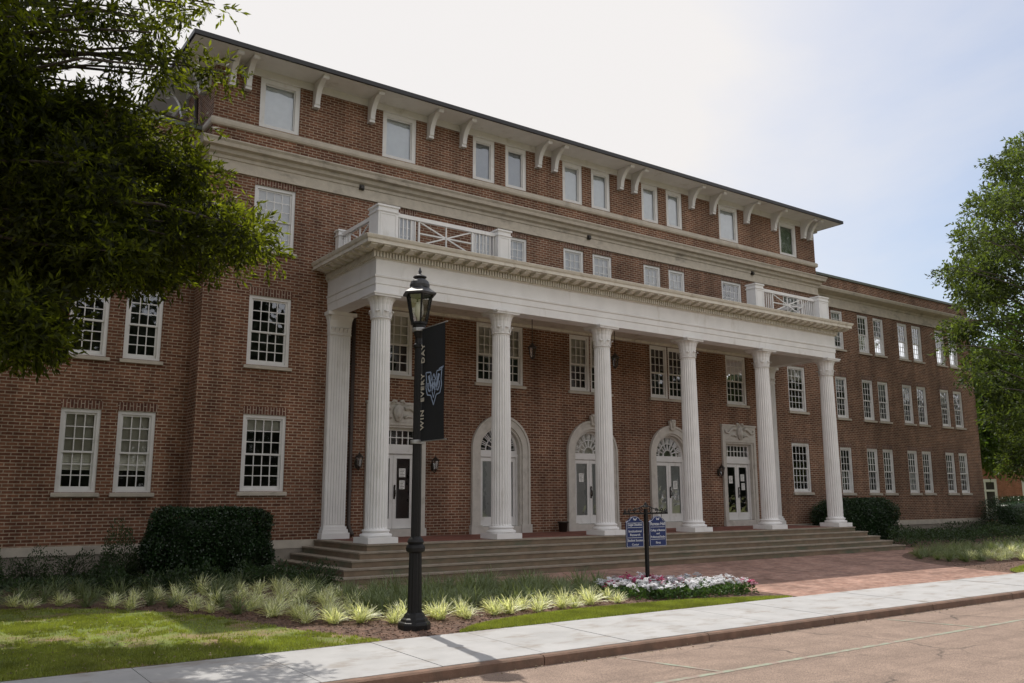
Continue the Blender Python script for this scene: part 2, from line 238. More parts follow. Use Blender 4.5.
# ------------------------------------------------------------------ mesh helpers
class MB:
    def __init__(s): s.v = []; s.f = []; s.smooth = False
    def add(s, vs, fs):
        o = len(s.v); s.v += [tuple(map(float, p)) for p in vs]; s.f += [tuple(i+o for i in f) for f in fs]; return s
    def quad(s, a, b, c, d): return s.add([a, b, c, d], [(0, 1, 2, 3)])
    def box(s, x0, x1, y0, y1, z0, z1):
        return s.add([(x0,y0,z0),(x1,y0,z0),(x1,y1,z0),(x0,y1,z0),(x0,y0,z1),(x1,y0,z1),(x1,y1,z1),(x0,y1,z1)],
                     [(0,3,2,1),(4,5,6,7),(0,1,5,4),(1,2,6,5),(2,3,7,6),(3,0,4,7)])
    def bar(s, p, q, w, h=None, upv=(0, 0, 1)):
        p = Vector(p); q = Vector(q); d = (q-p).normalized(); h = h or w
        u = Vector(upv)
        if abs(d.dot(u)) > 0.97: u = Vector((0, 1, 0))
        a = d.cross(u).normalized()*w/2; b = a.cross(d).normalized()*h/2
        vs = [p-a-b, p+a-b, p+a+b, p-a+b, q-a-b, q+a-b, q+a+b, q-a+b]
        return s.add(vs, [(0,3,2,1),(4,5,6,7),(0,1,5,4),(1,2,6,5),(2,3,7,6),(3,0,4,7)])
    def tube(s, pts, rad, n=8, cap=True):
        pts = [Vector(p) for p in pts]; rings = []; base = len(s.v)
        prev = None
        for i, p in enumerate(pts):
            d = (pts[min(i+1, len(pts)-1)] - pts[max(i-1, 0)]).normalized()
            ref = prev if prev is not None else (Vector((1, 0, 0)) if abs(d.x) < 0.9 else Vector((0, 1, 0)))
            a = (ref - d*ref.dot(d)).normalized(); b = d.cross(a); prev = a
            r = rad[i] if hasattr(rad, '__len__') else rad
            for k in range(n):
                t = 2*math.pi*k/n; s.v.append(tuple(p + a*math.cos(t)*r + b*math.sin(t)*r))
        for i in range(len(pts)-1):
            for k in range(n):
                s.f.append((base+i*n+k, base+i*n+(k+1) % n, base+(i+1)*n+(k+1) % n, base+(i+1)*n+k))
        if cap:
            s.f.append(tuple(base+k for k in reversed(range(n)))); s.f.append(tuple(base+(len(pts)-1)*n+k for k in range(n)))
        return s
    def lathe(s, prof, n=24, c=(0, 0), mod=None, cap=True, rot=0.0):
        base = len(s.v)
        for i, (r, z) in enumerate(prof):
            for k in range(n):
                t = 2*math.pi*k/n + rot; rr = r*(mod(t, i, z) if mod else 1); s.v.append((c[0]+rr*math.cos(t), c[1]+rr*math.sin(t), z))
        for i in range(len(prof)-1):
            for k in range(n): s.f.append((base+i*n+k, base+i*n+(k+1) % n, base+(i+1)*n+(k+1) % n, base+(i+1)*n+k))
        if cap:
            s.f.append(tuple(base+k for k in reversed(range(n)))); s.f.append(tuple(base+(len(prof)-1)*n+k for k in range(n)))
        return s
    def prism(s, poly, axis, a0, a1):
        # poly: list of 2-D points; axis 'x': (y,z) pts extruded in x; 'y': (x,z); 'z': (x,y)
        def P(p, a): return {'x': (a, p[0], p[1]), 'y': (p[0], a, p[1]), 'z': (p[0], p[1], a)}[axis]
        n = len(poly); vs = [P(p, a0) for p in poly] + [P(p, a1) for p in poly]
        fs = [tuple(range(n)), tuple(reversed(range(n, 2*n)))] + [(i, n+i, n+(i+1) % n, (i+1) % n) for i in range(n)]
        return s.add(vs, fs)
    def mesh(s, name, m, smooth=None):
        me = bpy.data.meshes.new(name); me.from_pydata(s.v, [], s.f)
        me.materials.append(m)
        if s.smooth or smooth:
            for p in me.polygons: p.use_smooth = True
        bm = bmesh.new(); bm.from_mesh(me); bmesh.ops.recalc_face_normals(bm, faces=bm.faces); bm.to_mesh(me); bm.free()
        me.update(); return me
    def obj(s, name, m, parent=None, smooth=None): return ob(name, s.mesh(name, m, smooth), parent)
def ob(name, data, parent=None, loc=(0, 0, 0)):
    o = bpy.data.objects.new(name, data); COL.objects.link(o); o.parent = parent; o.location = loc; return o
def tag(o, label=None, cat=None, group=None, kind=None):
    for k, v in (('label', label), ('category', cat), ('group', group), ('kind', kind)):
        if v: o[k] = v
    return o
def empty(name, loc, label, cat, group=None, rz=0):
    o = ob(name, None, None, loc); o.rotation_euler.z = rz; return tag(o, label, cat, group)
def dup(o, parent=None, loc=None, rz=None, label=None):
    c = o.copy(); COL.objects.link(c); c.parent = parent
    if loc is not None: c.location = loc
    if rz is not None: c.rotation_euler.z = rz
    if label: c['label'] = label
    for ch in list(o.children): dup(ch, c)
    return c
def fast_mesh(name, V, F, m):
    """V (n,3), F (m,4 or 3) numpy"""
    me = bpy.data.meshes.new(name); k = F.shape[1]
    me.vertices.add(len(V)); me.vertices.foreach_set('co', V.astype(np.float32).ravel())
    me.loops.add(F.size); me.loops.foreach_set('vertex_index', F.astype(np.int32).ravel())
    me.polygons.add(len(F)); me.polygons.foreach_set('loop_start', np.arange(0, F.size, k, dtype=np.int32))
    me.update(calc_edges=True); me.materials.append(m); return me
def unit(a): return a/np.maximum(np.linalg.norm(a, axis=1, keepdims=True), 1e-9)
def leaf_arrays(P, D, ln, wd, rng):
    """diamond leaves: base P, direction D, length and width arrays"""
    n = len(P); D = unit(D); S = unit(np.cross(D, rng.normal(size=(n, 3)))); U = np.cross(S, D)
    ln = ln[:, None]; wd = wd[:, None]
    mid = P + D*ln*0.45 + U*ln*0.06
    V = np.stack([P, mid+S*wd*0.5, P+D*ln, mid-S*wd*0.5], 1).reshape(-1, 3)
    return V, np.arange(4*n).reshape(-1, 4)
def twig_leaves(C, rad, ntw, nlf, tl, ln, wd, seed, droop=0.25, flat=0.75, outw=None):
    rng = np.random.default_rng(seed); Vs = []; 
    for i, c in enumerate(C):
        r = rad[i] if hasattr(rad, '__len__') else rad
        nt_ = max(6, int(ntw*(r/0.55)**2))
        u = unit(rng.normal(size=(nt_, 3))); rr = r*rng.random((nt_, 1))**0.5
        p0 = np.array(c) + u*rr*np.array([1, 1, flat])
        td = unit(u + rng.normal(size=(nt_, 3))*0.55 + np.array([0, 0, -droop]) + (np.array(outw) if outw is not None else 0))
        tt = np.linspace(0.1, 1, nlf)
        P = (p0[:, None, :] + td[:, None, :]*tt[None, :, None]*tl + np.array([0, 0, -0.12])*tt[None, :, None]**2*tl).reshape(-1, 3)
        D = np.repeat(td, nlf, 0)*0.8 + rng.normal(size=(nt_*nlf, 3))*0.6
        k = len(P); Vs.append(leaf_arrays(P, D, ln*rng.uniform(0.7, 1.2, k), wd*rng.uniform(0.75, 1.2, k), rng)[0])
    V = np.concatenate(Vs); return V, np.arange(len(V)).reshape(-1, 4)

# ------------------------------------------------------------------ ground
def gz(y):
    if y > -4.5: return -1.085
    if y > -10.4: return -1.085 - 0.115*(-4.5-y)/5.9
    if y > -12.2: return -1.2 - 0.03*(-10.4-y)/1.8
    return -1.23
def sheet(name, poly, m, dz, kind='structure', step=0.5):
    bm = bmesh.new(); vs = [bm.verts.new((x, y, 0)) for x, y in poly]; bm.faces.new(vs)
    for y in (-4.5, -10.4):
        bmesh.ops.bisect_plane(bm, geom=bm.verts[:]+bm.edges[:]+bm.faces[:], plane_co=(0, y, 0), plane_no=(0, 1, 0))
    bmesh.ops.triangulate(bm, faces=bm.faces)
    for v in bm.verts: v.co.z = gz(v.co.y)+dz
    bmesh.ops.recalc_face_normals(bm, faces=bm.faces)
    for f in bm.faces:
        if f.normal.z < 0: f.normal_flip()
    me = bpy.data.meshes.new(name); bm.to_mesh(me); bm.free(); me.materials.append(m)
    return tag(ob(name, me), kind=kind)
def smooth_curve(pts, n=8):
    out_ = []
    P = [np.array(p, float) for p in pts]; P = [2*P[0]-P[1]] + P + [2*P[-1]-P[-2]]
    for i in range(1, len(P)-2):
        for t in np.linspace(0, 1, n, endpoint=False):
            out_.append(tuple(0.5*((2*P[i]) + (P[i+1]-P[i-1])*t + (2*P[i-1]-5*P[i]+4*P[i+1]-P[i+2])*t*t + (-P[i-1]+3*P[i]-3*P[i+1]+P[i+2])*t**3)))
    out_.append(tuple(P[-2])); return out_

g = MB()
for (y0, y1) in ((900, -4.5), (-4.5, -10.4), (-10.4, -12.3)):
    g.quad((-900, y0, gz(y0)-0.03), (900, y0, gz(y0)-0.03), (900, y1, gz(y1)-0.03), (-900, y1, gz(y1)-0.03))
g.quad((-900, -12.3, gz(-12.3)-0.03), (900, -12.3, gz(-12.3)-0.03), (900, -12.3, -1.40), (-900, -12.3, -1.40))
g.quad((-900, -12.3, -1.40), (900, -12.3, -1.40), (900, -900, -1.40), (-900, -900, -1.40))
tag(g.obj('ground', SOIL), kind='structure')
tag(MB().quad((-200, -12.3, -1.362), (200, -12.3, -1.362), (200, -24.0, -1.362), (-200, -24.0, -1.362)).obj('road', ROADM), kind='structure')
tag(MB().quad((-200, -24.0, -1.34), (200, -24.0, -1.34), (200, -300, -1.34), (-200, -300, -1.34)).obj('far_lawn', LAWNM), kind='structure')
# painted lines
ln = MB(); ln.quad((-11.6, -14.10, -1.358), (6, -14.02, -1.358), (6, -13.93, -1.358), (-11.6, -14.01, -1.358))
for x in (-10.4, -4.2, 2.0, -16.6):
    ln.quad((x, -12.62, -1.3575), (x+0.08, -12.62, -1.3575), (x+0.42, -14.0, -1.3575), (x+0.34, -14.0, -1.3575)) if x != -16.6 else None
tag(ln.obj('road_marking', LINEM), kind='structure')
# sidewalk slabs with joints, in one structure mesh; sits just above the ground sheet
sw = MB(); x = -60.0
while x < 60:
    w = 1.52 + random.uniform(-0.02, 0.02); e = random.uniform(-0.003, 0.003)
    sw.box(x+0.006, x+w-0.006, -12.31, -10.4, -1.3, -1.222)
    sw.v[-4:] = [(a, b, (-1.203 if b > -11 else -1.232)+e) for a, b, c in sw.v[-4:]]
    x += w
tag(sw.obj('sidewalk', CONC), kind='structure')
kb = MB(); x = -60.3
while x < 60:
    w = 3.05
    prof = [(-12.315, -1.5), (-12.315, -1.238), (-12.40, -1.242), (-12.425, -1.262), (-12.44, -1.5)]
    kb.prism(prof, 'x', x+0.008, x+w-0.008); x += w
tag(kb.obj('kerb', KERBM), kind='structure')
# brick plaza flaring from the sidewalk to the steps
leftc = smooth_curve([(-3.6, -10.40), (-3.6, -9.4), (-3.9, -8.2), (-5.2, -6.7), (-8.2, -5.6), (-11.6, -4.95)])
rightc = smooth_curve([(12.0, -4.6), (9.6, -5.0), (7.6, -5.9), (6.2, -7.4), (5.5, -9.0), (5.2, -10.40)])
plaza = leftc + [(-11.6, -3.4), (12.0, -3.4)] + rightc
sheet('brick_plaza', plaza, PAVER, -0.012)
edge = MB()
# left lawn and the thin strip of lawn by the flowers
bedl = smooth_curve([(-30, -3.3), (-20, -3.9), (-17.2, -4.4), (-15.6, -5.0), (-14.5, -6.2), (-13.8, -7.7), (-13.35, -9.0), (-12.9, -9.9), (-12.75, -10.395)])
lawnL = bedl + [(-30, -10.395)]
sheet('lawn', lawnL, LAWNM, 0.0)
strip = [(-11.5, -10.395)] + smooth_curve([(-11.42, -10.28), (-10.7, -9.85), (-9.5, -9.58), (-8, -9.5), (-6.2, -9.62), (-4.8, -9.95), (-4.0, -10.25), (-3.8, -10.395)])
sheet('lawn', strip, LAWNM, 0.0)
lawnR = [(5.35, -10.395)] + smooth_curve([(5.4, -10.3), (6.0, -9.9), (7.5, -9.5), (10, -9.0), (16, -8.4), (30, -8.0), (60, -8)]) + [(60, -10.395)]
sheet('lawn', lawnR, LAWNM, 0.0)
tag(MB().quad((30, -8, -1.09), (200, -8, -1.09), (200, 200, -1.09), (30, 200, -1.09)).obj('lawn', LAWNM), kind='structure')

def inpoly(px, py, poly):
    p = np.array(poly); n = len(p); c = np.zeros(len(px), bool); j = n-1
    for i in range(n):
        xi, yi = p[i]; xj, yj = p[j]
        k = ((yi > py) != (yj > py)) & (px < (xj-xi)*(py-yi)/(yj-yi+1e-12)+xi); c ^= k; j = i
    return c
GZ = np.vectorize(gz)
def scatter(poly, n, rng):
    p = np.array(poly); x = rng.uniform(p[:, 0].min(), p[:, 0].max(), n); y = rng.uniform(p[:, 1].min(), p[:, 1].max(), n)
    k = inpoly(x, y, poly); return x[k], y[k]
def vnoise(x, y, s, seed=0):
    """cheap smooth value noise"""
    rng = np.random.default_rng(seed); T = rng.random((64, 64)); X = x*s; Y = y*s; i = np.floor(X).astype(int); j = np.floor(Y).astype(int); u = X-i; v = Y-j
    u = u*u*(3-2*u); v = v*v*(3-2*v)
    t = lambda a, b: T[a % 64, b % 64]
    return (t(i, j)*(1-u)+t(i+1, j)*u)*(1-v) + (t(i, j+1)*(1-u)+t(i+1, j+1)*u)*v
def grass(name, poly, n, hmin, hmax, thin, seed):
    rng = np.random.default_rng(seed); x, y = scatter(poly, n, rng)
    if thin > 0:
        d = vnoise(x, y, 0.9, 5)*0.7 + vnoise(x, y, 2.7, 6)*0.3; d = d+0.5*(vnoise(x, y, 7.0, 8)-0.5)+0.25*(vnoise(x, y, 17.0, 9)-0.5); k = rng.random(len(x)) < np.clip((d-thin)/0.2, 0.06, 1); x = x[k]; y = y[k]
    m = len(x); z = GZ(y)-0.002; h = rng.uniform(hmin, hmax, m); a = rng.uniform(0, 2*np.pi, m); w = rng.uniform(0.004, 0.008, m)
    lx = rng.normal(0, 0.4, m)*h; ly = rng.normal(0, 0.4, m)*h
    V = np.stack([np.stack([x-np.cos(a)*w, y-np.sin(a)*w, z], 1), np.stack([x+np.cos(a)*w, y+np.sin(a)*w, z], 1), np.stack([x+lx, y+ly, z+h], 1)], 1).reshape(-1, 3)
    return tag(ob(name, fast_mesh(name, V, np.arange(3*m).reshape(-1, 3), GRASSM)), kind='stuff')
nearL = [p for p in bedl if p[0] > -19] + [(-19, -10.39)]
tag(grass('grass', nearL, 190000, 0.02, 0.05, 0.34, 1), 'short bright green grass of the patchy left lawn', 'grass')
tag(grass('grass', strip, 70000, 0.02, 0.045, 0.0, 2), 'thick green grass strip between flower bed and sidewalk', 'grass')
lr = [p for p in lawnR if p[0] < 18]; lr.append((18, -10.39))
tag(grass('grass', lr, 30000, 0.03, 0.06, 0.0, 3), 'green grass of the lawn right of the brick plaza', 'grass')
# mulch beds
bedL = [(-11.55, -10.39)] + strip[2:-1] + list(leftc[1:]) + [(-11.6, -3.0), (-13, 0.7), (-30, 0.7)] + bedl
sheet('mulch_bed', bedL, MULCH, -0.018)
bedR = [p for p in rightc[::-1]] + [(12.0, -3.0), (13, 0.6), (60, 0.6), (60, -8.0)] + lawnR[-3:0:-1]
sheet('mulch_bed', bedR, MULCH, -0.018)
def chips(poly, n, seed, m=CHIP, smin=0.02, smax=0.06, name='mulch', label='brown shredded mulch chips lying in the beds', cat='mulch', dz=-0.012):
    rng = np.random.default_rng(seed); x, y = scatter(poly, n, rng); k = len(x)
    P = np.stack([x, y, GZ(y)+dz+rng.uniform(0, 0.012, k)], 1); D = rng.normal(size=(k, 3))*np.array([1, 1, 0.25])
    V, F = leaf_arrays(P, D, rng.uniform(smin, smax, k), rng.uniform(smin, smax, k)*0.4, rng)
    return tag(ob(name, fast_mesh(name, V, F, m)), label, cat, kind='stuff')
nb = [p for p in bedL if p[0] > -20 and p[1] < -3.5] + [(-11.6, -4.0), (-19, -4.0)]
chips([(-19, -4.6), (-16, -5), (-14.4, -6.2), (-13.3, -9), (-12.75, -10.38), (-11.25, -10.38), (-10.4, -9.9), (-8, -9.65), (-4.9, -9.9), (-4.3, -8.6), (-6.2, -6.8), (-11.6, -5.4), (-19, -4)], 26000, 11)
chips([(5.5, -10.3), (5.8, -8.6), (7.8, -6.0), (11, -5.0), (20, -7.8), (9, -9.2)], 5000, 12)
chips([(-30, -12.62), (20, -12.62), (20, -12.43), (-30, -12.43)], 1600, 13, DEBRIS, 0.015, 0.05, 'leaf_litter', 'tan leaf litter gathered in the gutter along the kerb', 'leaf litter', -0.123)
chips([(-19, -10.3), (-12.9, -10.3), (-13.6, -8.2), (-15.4, -6), (-19, -5)], 900, 14, DEBRIS, 0.02, 0.06, 'leaf_litter', 'brown leaf litter fallen over the patchy left lawn', 'leaf litter', 0.02)
# ------------------------------------------------------------------ the hall
HALL = empty('brick_hall', (0, 0, -1.1), 'long three and four storey red brick hall with white columned portico and hipped roof', 'building')
def part(mb, name, m, smooth=None, parent=HALL):
    o = mb.obj(name, m, parent, smooth)
    if parent is HALL: o.location = (0, 0, 1.1)
    return o
def partmesh(name, me, x, y, z, parent=HALL):
    o = ob(name, me, parent, (x, y, z+1.1) if parent is HALL else (x, y, z)); return o

class Wall:
    """brick front facing -Y at plane y with rectangular or arched openings (u0,u1,z0,z1,arch)"""
    def __init__(s, mb, u0, u1, z0, z1, y, depth=0.16): s.mb = mb; s.a = (u0, u1, z0, z1); s.y = y; s.d = depth; s.op = []
    def build(s):
        u0, u1, z0, z1 = s.a; us = sorted({u0, u1} | {v for o in s.op for v in o[:2]}); zs = sorted({z0, z1} | {v for o in s.op for v in o[2:4]})
        y = s.y; yb = y+s.d; mb = s.mb
        for a, b in zip(us, us[1:]):
            # merge vertical runs
            run = None
            for c, d in zip(zs, zs[1:]):
                mu, mz = (a+b)/2, (c+d)/2
                hole = any(o[0] < mu < o[1] and o[2] < mz < o[3] for o in s.op)
                if hole:
                    if run: mb.quad((a, y, run[0]), (b, y, run[0]), (b, y, run[1]), (a, y, run[1])); run = None
                else: run = (run[0], d) if run else (c, d)
            if run: mb.quad((a, y, run[0]), (b, y, run[0]), (b, y, run[1]), (a, y, run[1]))
        for o in s.op:
            a, b, c, d = o[:4]
            if len(o) > 4 and o[4]:
                r = (b-a)/2; cx = (a+b)/2; sp = d-r; n = 12
                P = [(cx-r*math.cos(math.pi*i/(2*n)), sp+r*math.sin(math.pi*i/(2*n))) for i in range(n+1)]
                for i in range(n):
                    for sg in (1, -1):
                        q = [(cx+sg*(p[0]-cx), p[1]) for p in (P[i], P[i+1])]
                        mb.add([(q[0][0], y, q[0][1]), (q[1][0], y, q[1][1]), (q[1][0], y, d), (q[0][0], y, d)], [(0, 1, 2, 3)])
                        mb.quad((q[0][0], y, q[0][1]), (q[1][0], y, q[1][1]), (q[1][0], yb, q[1][1]), (q[0][0], yb, q[0][1]))
                top = sp
            else:
                top = d; mb.quad((a, y, d), (b, y, d), (b, yb, d), (a, yb, d))
            mb.quad((a, y, c), (a, y, top), (a, yb, top), (a, yb, c)); mb.quad((b, y, c), (b, yb, c), (b, yb, top), (b, y, top)); mb.quad((a, y, c), (a, yb, c), (b, yb, c), (b, y, c))

# window meshes --------------------------------------------------
_wm = {}
def win_meshes(w, h, cols, rows, style):
    key = (round(w, 3), round(h, 3), cols, rows, style)
    if key in _wm: return _wm[key]
    cw = 0.085 if style != 'top' else 0.13
    fr = MB()
    fr.box(-w/2, -w/2+cw, 0.03, 0.14, 0, h); fr.box(w/2-cw, w/2, 0.03, 0.14, 0, h)
    fr.box(-w/2+cw, w/2-cw, 0.031, 0.139, h-cw, h); fr.box(-w/2+cw, w/2-cw, 0.032, 0.138, 0, 0.05 if style != 'top' else 0.09)
    d = {'frame': fr.mesh('window', WHITE)}
    iw = w-2*cw; z0 = 0.05 if style != 'top' else 0.09; z1 = h-cw
    if style == 'top':
        s = MB(); b = 0.03
        s.box(-iw/2, -iw/2+b, 0.07, 0.11, z0, z1); s.box(iw/2-b, iw/2, 0.07, 0.11, z0, z1); s.box(-iw/2+b, iw/2-b, 0.07, 0.11, z1-b, z1); s.box(-iw/2+b, iw/2-b, 0.07, 0.11, z0, z0+b)
        d['sashes'] = [s.mesh('sash', WHITE)]
        d['pane'] = MB().quad((-iw/2, 0.10, z0), (iw/2, 0.10, z0), (iw/2, 0.10, z1), (-iw/2, 0.10, z1)).mesh('pane', GLASS)
    else:
        zm = z0+(z1-z0)*0.49; st = 0.045; mt = 0.024; d['sashes'] = []
        for (a, b, y, bot) in ((zm-0.02, z1, 0.065, st), (z0, zm+0.02, 0.097, 0.085)):
            s = MB(); s.box(-iw/2, -iw/2+st, y, y+0.032, a, b); s.box(iw/2-st, iw/2, y, y+0.032, a, b)
            s.box(-iw/2+st, iw/2-st, y, y+0.0318, b-st, b); s.box(-iw/2+st, iw/2-st, y, y+0.0318, a, a+bot)
            gw = iw-2*st; gh = (b-st)-(a+bot)
            for i in range(1, cols): xx = -gw/2+gw*i/cols; s.box(xx-mt/2, xx+mt/2, y+0.004, y+0.026, a+bot, b-st)
            for j in range(1, rows): zz = a+bot+gh*j/rows; s.box(-gw/2, gw/2, y+0.006, y+0.024, zz-mt/2, zz+mt/2)
            d['sashes'].append(s.mesh('sash', WHITE))
        p = MB(); p.quad((-iw/2+0.02, 0.080, zm), (iw/2-0.02, 0.080, zm), (iw/2-0.02, 0.080, z1-0.02), (-iw/2+0.02, 0.080, z1-0.02))
        p.quad((-iw/2+0.02, 0.112, z0+0.02), (iw/2-0.02, 0.112, z0+0.02), (iw/2-0.02, 0.112, zm), (-iw/2+0.02, 0.112, zm))
        d['pane'] = p.mesh('pane', GLASS)
    _wm[key] = d; return d
_misc = {}
def blind_mesh(w, zt, zb, m, slat=True):
    key = (round(w, 3), round(zt, 3), round(zb, 3), m.name)
    if key not in _misc:
        b = MB(); z = zt
        if slat:
            while z > zb: b.quad((-w/2, 0.170, z), (w/2, 0.170, z), (w/2, 0.152, z-0.05), (-w/2, 0.152, z-0.05)); z -= 0.045
        b.quad((-w/2, 0.18, zb), (w/2, 0.18, zb), (w/2, 0.18, zt), (-w/2, 0.18, zt))
        _misc[key] = b.mesh('blind', m)
    return _misc[key]
def sill_mesh(w):
    key = ('sill', round(w, 3))
    if key not in _misc:
        b = MB(); e = w/2+0.07; b.prism([(-0.065, -0.10), (-0.065, -0.02), (0.05, 0.0), (0.05, -0.10)], 'x', -e, e); _misc[key] = b.mesh('sill', STONE)
    return _misc[key]
def window(wall, x, zb, zt, w, cols, rows=3, style='dh', blind=None, sill=True, bfrac=1.0, lintel=True):
    h = zt-zb; d = win_meshes(w, h, cols, rows, style); y = wall.y
    wall.op.append((x-w/2, x+w/2, zb, zt))
    o = partmesh('window', d['frame'], x, y, zb)
    for s in d['sashes']: ob('sash', s, o)
    ob('pane', d['pane'], o)
    if sill: ob('sill', sill_mesh(w), o)
    if lintel:
        key = ('lin', round(w, 3))
        if key not in _misc: _misc[key] = MB().box(-w/2-0.02, w/2+0.02, -0.004, 0.03, 0, 0.20).mesh('lintel', SOLDIER)
        ob('lintel', _misc[key], o, (0, 0, h+0.001))
    if blind: ob('blind', blind_mesh(w-0.1, h-0.06, (h-0.06)*(1-bfrac)+0.05, blind, style != 'x'), o)
    return o

# openings -------------------------------------------------------
wb = MB()
C0 = Wall(wb, -12.6, 12.6, -0.31, 11.95, 0.0)
z1, z2, z3, z4 = (0.9, 2.817), (4.08, 5.89), (7.147, 8.864), (10.49, 11.887)
B = BLIND
rnd = random.Random(5)
for sx in (-1, 1):
    window(C0, sx*10.857, *z1, 1.117, 4, blind=TANB if sx < 0 else None, bfrac=0.22)
    window(C0, sx*10.857, *z2, 1.117, 4, blind=TANB if sx > 0 else None, bfrac=0.3)
    window(C0, sx*10.857, *z3, 1.117, 4, blind=BLINDM)
    window(C0, sx*10.84, *z4, 1.12, 1, style='top', blind=B if sx < 0 else BLINDGR, sill=False, lintel=False)
    window(C0, sx*7.2, *z4, 1.11, 1, style='top', blind=B, sill=False, lintel=False)
    for xx, ww in ((4.22, 0.83), (2.98, 0.83), (0.63, 0.86)):
        window(C0, sx*xx, *z4, ww, 1, style='top', blind=(BLINDG if (sx < 0 and xx > 2) else B), sill=False, lintel=False)
        window(C0, sx*xx, *z3, ww, 3, blind=BLINDM, bfrac=1.0 if rnd.random() < .8 else 0.4)
    window(C0, sx*7.2, *z3, 1.13, 4, blind=BLINDM if sx < 0 else None)
    # porch windows
    window(C0, sx*7.21, 4.13, 5.97, 1.13, 4, blind=TANB if sx < 0 else None, bfrac=0.5)
for cx in (-3.6, 0.0, 3.6):
    for s in (-1, 1): window(C0, cx+s*0.44, 4.13, 5.97, 0.86, 3, blind=TANB if cx < 1 else None, bfrac=0.55)
# entrances
ARCH = [(-3.6), 0.0, 3.6]
for cx in ARCH: C0.op.append((cx-0.80, cx+0.80, -0.31, 2.15+0.80, True))
for cx in (-7.13, 7.13): C0.op.append((cx-0.72, cx+0.72, -0.31, 2.74))
C0.build()
WY = 0.75
WL = Wall(wb, -29.0, -12.6, -0.33, 10.32, WY); WR = Wall(wb, 12.6, 26.4, -0.33, 10.32, WY)
for k, (a) in enumerate((13.75, 14.98)):
    for zi, zz in enumerate(((0.88, 2.81), (4.08, 5.88), (7.12, 8.84))):
        window(WR, a, *zz, 0.84, 3, blind=rnd.choice([None, TANB, BLINDG, BLIND]), bfrac=rnd.choice([0.3, 0.5, 0.75])); window(WL, -a, *zz, 0.86, 3, blind=TANB if zi == 0 else None, bfrac=0.74)
for base in (16.94, 20.15, 23.45):
    for k in (0, 1):
        for zi, zz in enumerate(((0.88, 2.81), (4.08, 5.88), (7.12, 8.84))):
            window(WR, base+1.22*k, *zz, 0.82, 3, blind=rnd.choice([None, None, TANB, BLINDG, BLIND]), bfrac=rnd.choice([0.25, 0.4, 0.55, 0.8, 1.0]))
for base in (-18.38, -21.6, -24.8):
    for k in (0, 1):
        for zz in ((0.88, 2.81), (4.08, 5.88), (7.12, 8.84)): window(WL, base+1.22*k, *zz, 0.82, 3)
WL.build(); WR.build()
# returns, sides and backs
DEP = 15.0
for sx in (-1, 1):
    x = sx*12.6
    wb.quad((x, 0, -0.31), (x, DEP, -0.31), (x, DEP, 11.95), (x, 0, 11.95))
    x2 = 26.4 if sx > 0 else -29.0
    wb.quad((x2, WY, -0.33), (x2, DEP-2, -0.33), (x2, DEP-2, 10.32), (x2, WY, 10.32))
    wb.quad((x, DEP-2, -0.33), (x2, DEP-2, -0.33), (x2, DEP-2, 10.32), (x, DEP-2, 10.32))
wb.quad((-12.6, DEP, -0.31), (12.6, DEP, -0.31), (12.6, DEP, 11.95), (-12.6, DEP, 11.95))
wbo = part(wb, 'wall', BRICK)
# dark rooms behind the glass
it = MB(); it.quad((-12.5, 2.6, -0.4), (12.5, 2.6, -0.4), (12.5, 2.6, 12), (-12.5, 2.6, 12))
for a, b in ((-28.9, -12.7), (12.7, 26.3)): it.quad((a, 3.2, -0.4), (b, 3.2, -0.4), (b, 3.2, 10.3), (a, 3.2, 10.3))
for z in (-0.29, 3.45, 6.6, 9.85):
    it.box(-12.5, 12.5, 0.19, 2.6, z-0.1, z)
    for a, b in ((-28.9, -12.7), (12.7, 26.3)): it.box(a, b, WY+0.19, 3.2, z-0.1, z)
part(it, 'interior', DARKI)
# stone bands -----------------------------------------------------
def band(mb, prof, x0, x1, y, wrap=0):
    """profile (out, z) run along X with mitred returns at both ends of length wrap"""
    n = len(prof)
    pts = []
    for (x, sg) in ((x0, -1), (x1, 1)):
        pts.append([(x+sg*p[0], y-p[0], p[1]) for p in prof])
    lv, rv = pts
    back = [(x0-p[0], y+wrap, p[1]) for p in prof]; backr = [(x1+p[0], y+wrap, p[1]) for p in prof]
    for A, Bq in ((back, lv), (lv, rv), (rv, backr)):
        mb.add(A+Bq, [(i, i+1, n+i+1, n+i) for i in range(n-1)])
    mb.add(back, [tuple(range(n))]); mb.add(backr, [tuple(reversed(range(n)))])
sb = MB(); band(sb, [(0, 10.25), (0.05, 10.26), (0.075, 10.31), (0.075, 10.40), (0.05, 10.44), (0, 10.45)], -12.6, 12.6, 0, 12)
part(sb, 'string_course', STONE)
cn = MB(); band(cn, [(0, 9.05), (0.05, 9.05), (0.05, 9.10), (0.025, 9.11), (0.025, 9.36), (0.05, 9.37), (0.06, 9.45), (0.14, 9.50), (0.16, 9.60), (0.27, 9.63), (0.29, 9.72), (0.33, 9.78), (0.33, 9.81), (0, 9.90)], -12.6, 12.6, 0, 0.745)
part(cn, 'cornice', CAST)
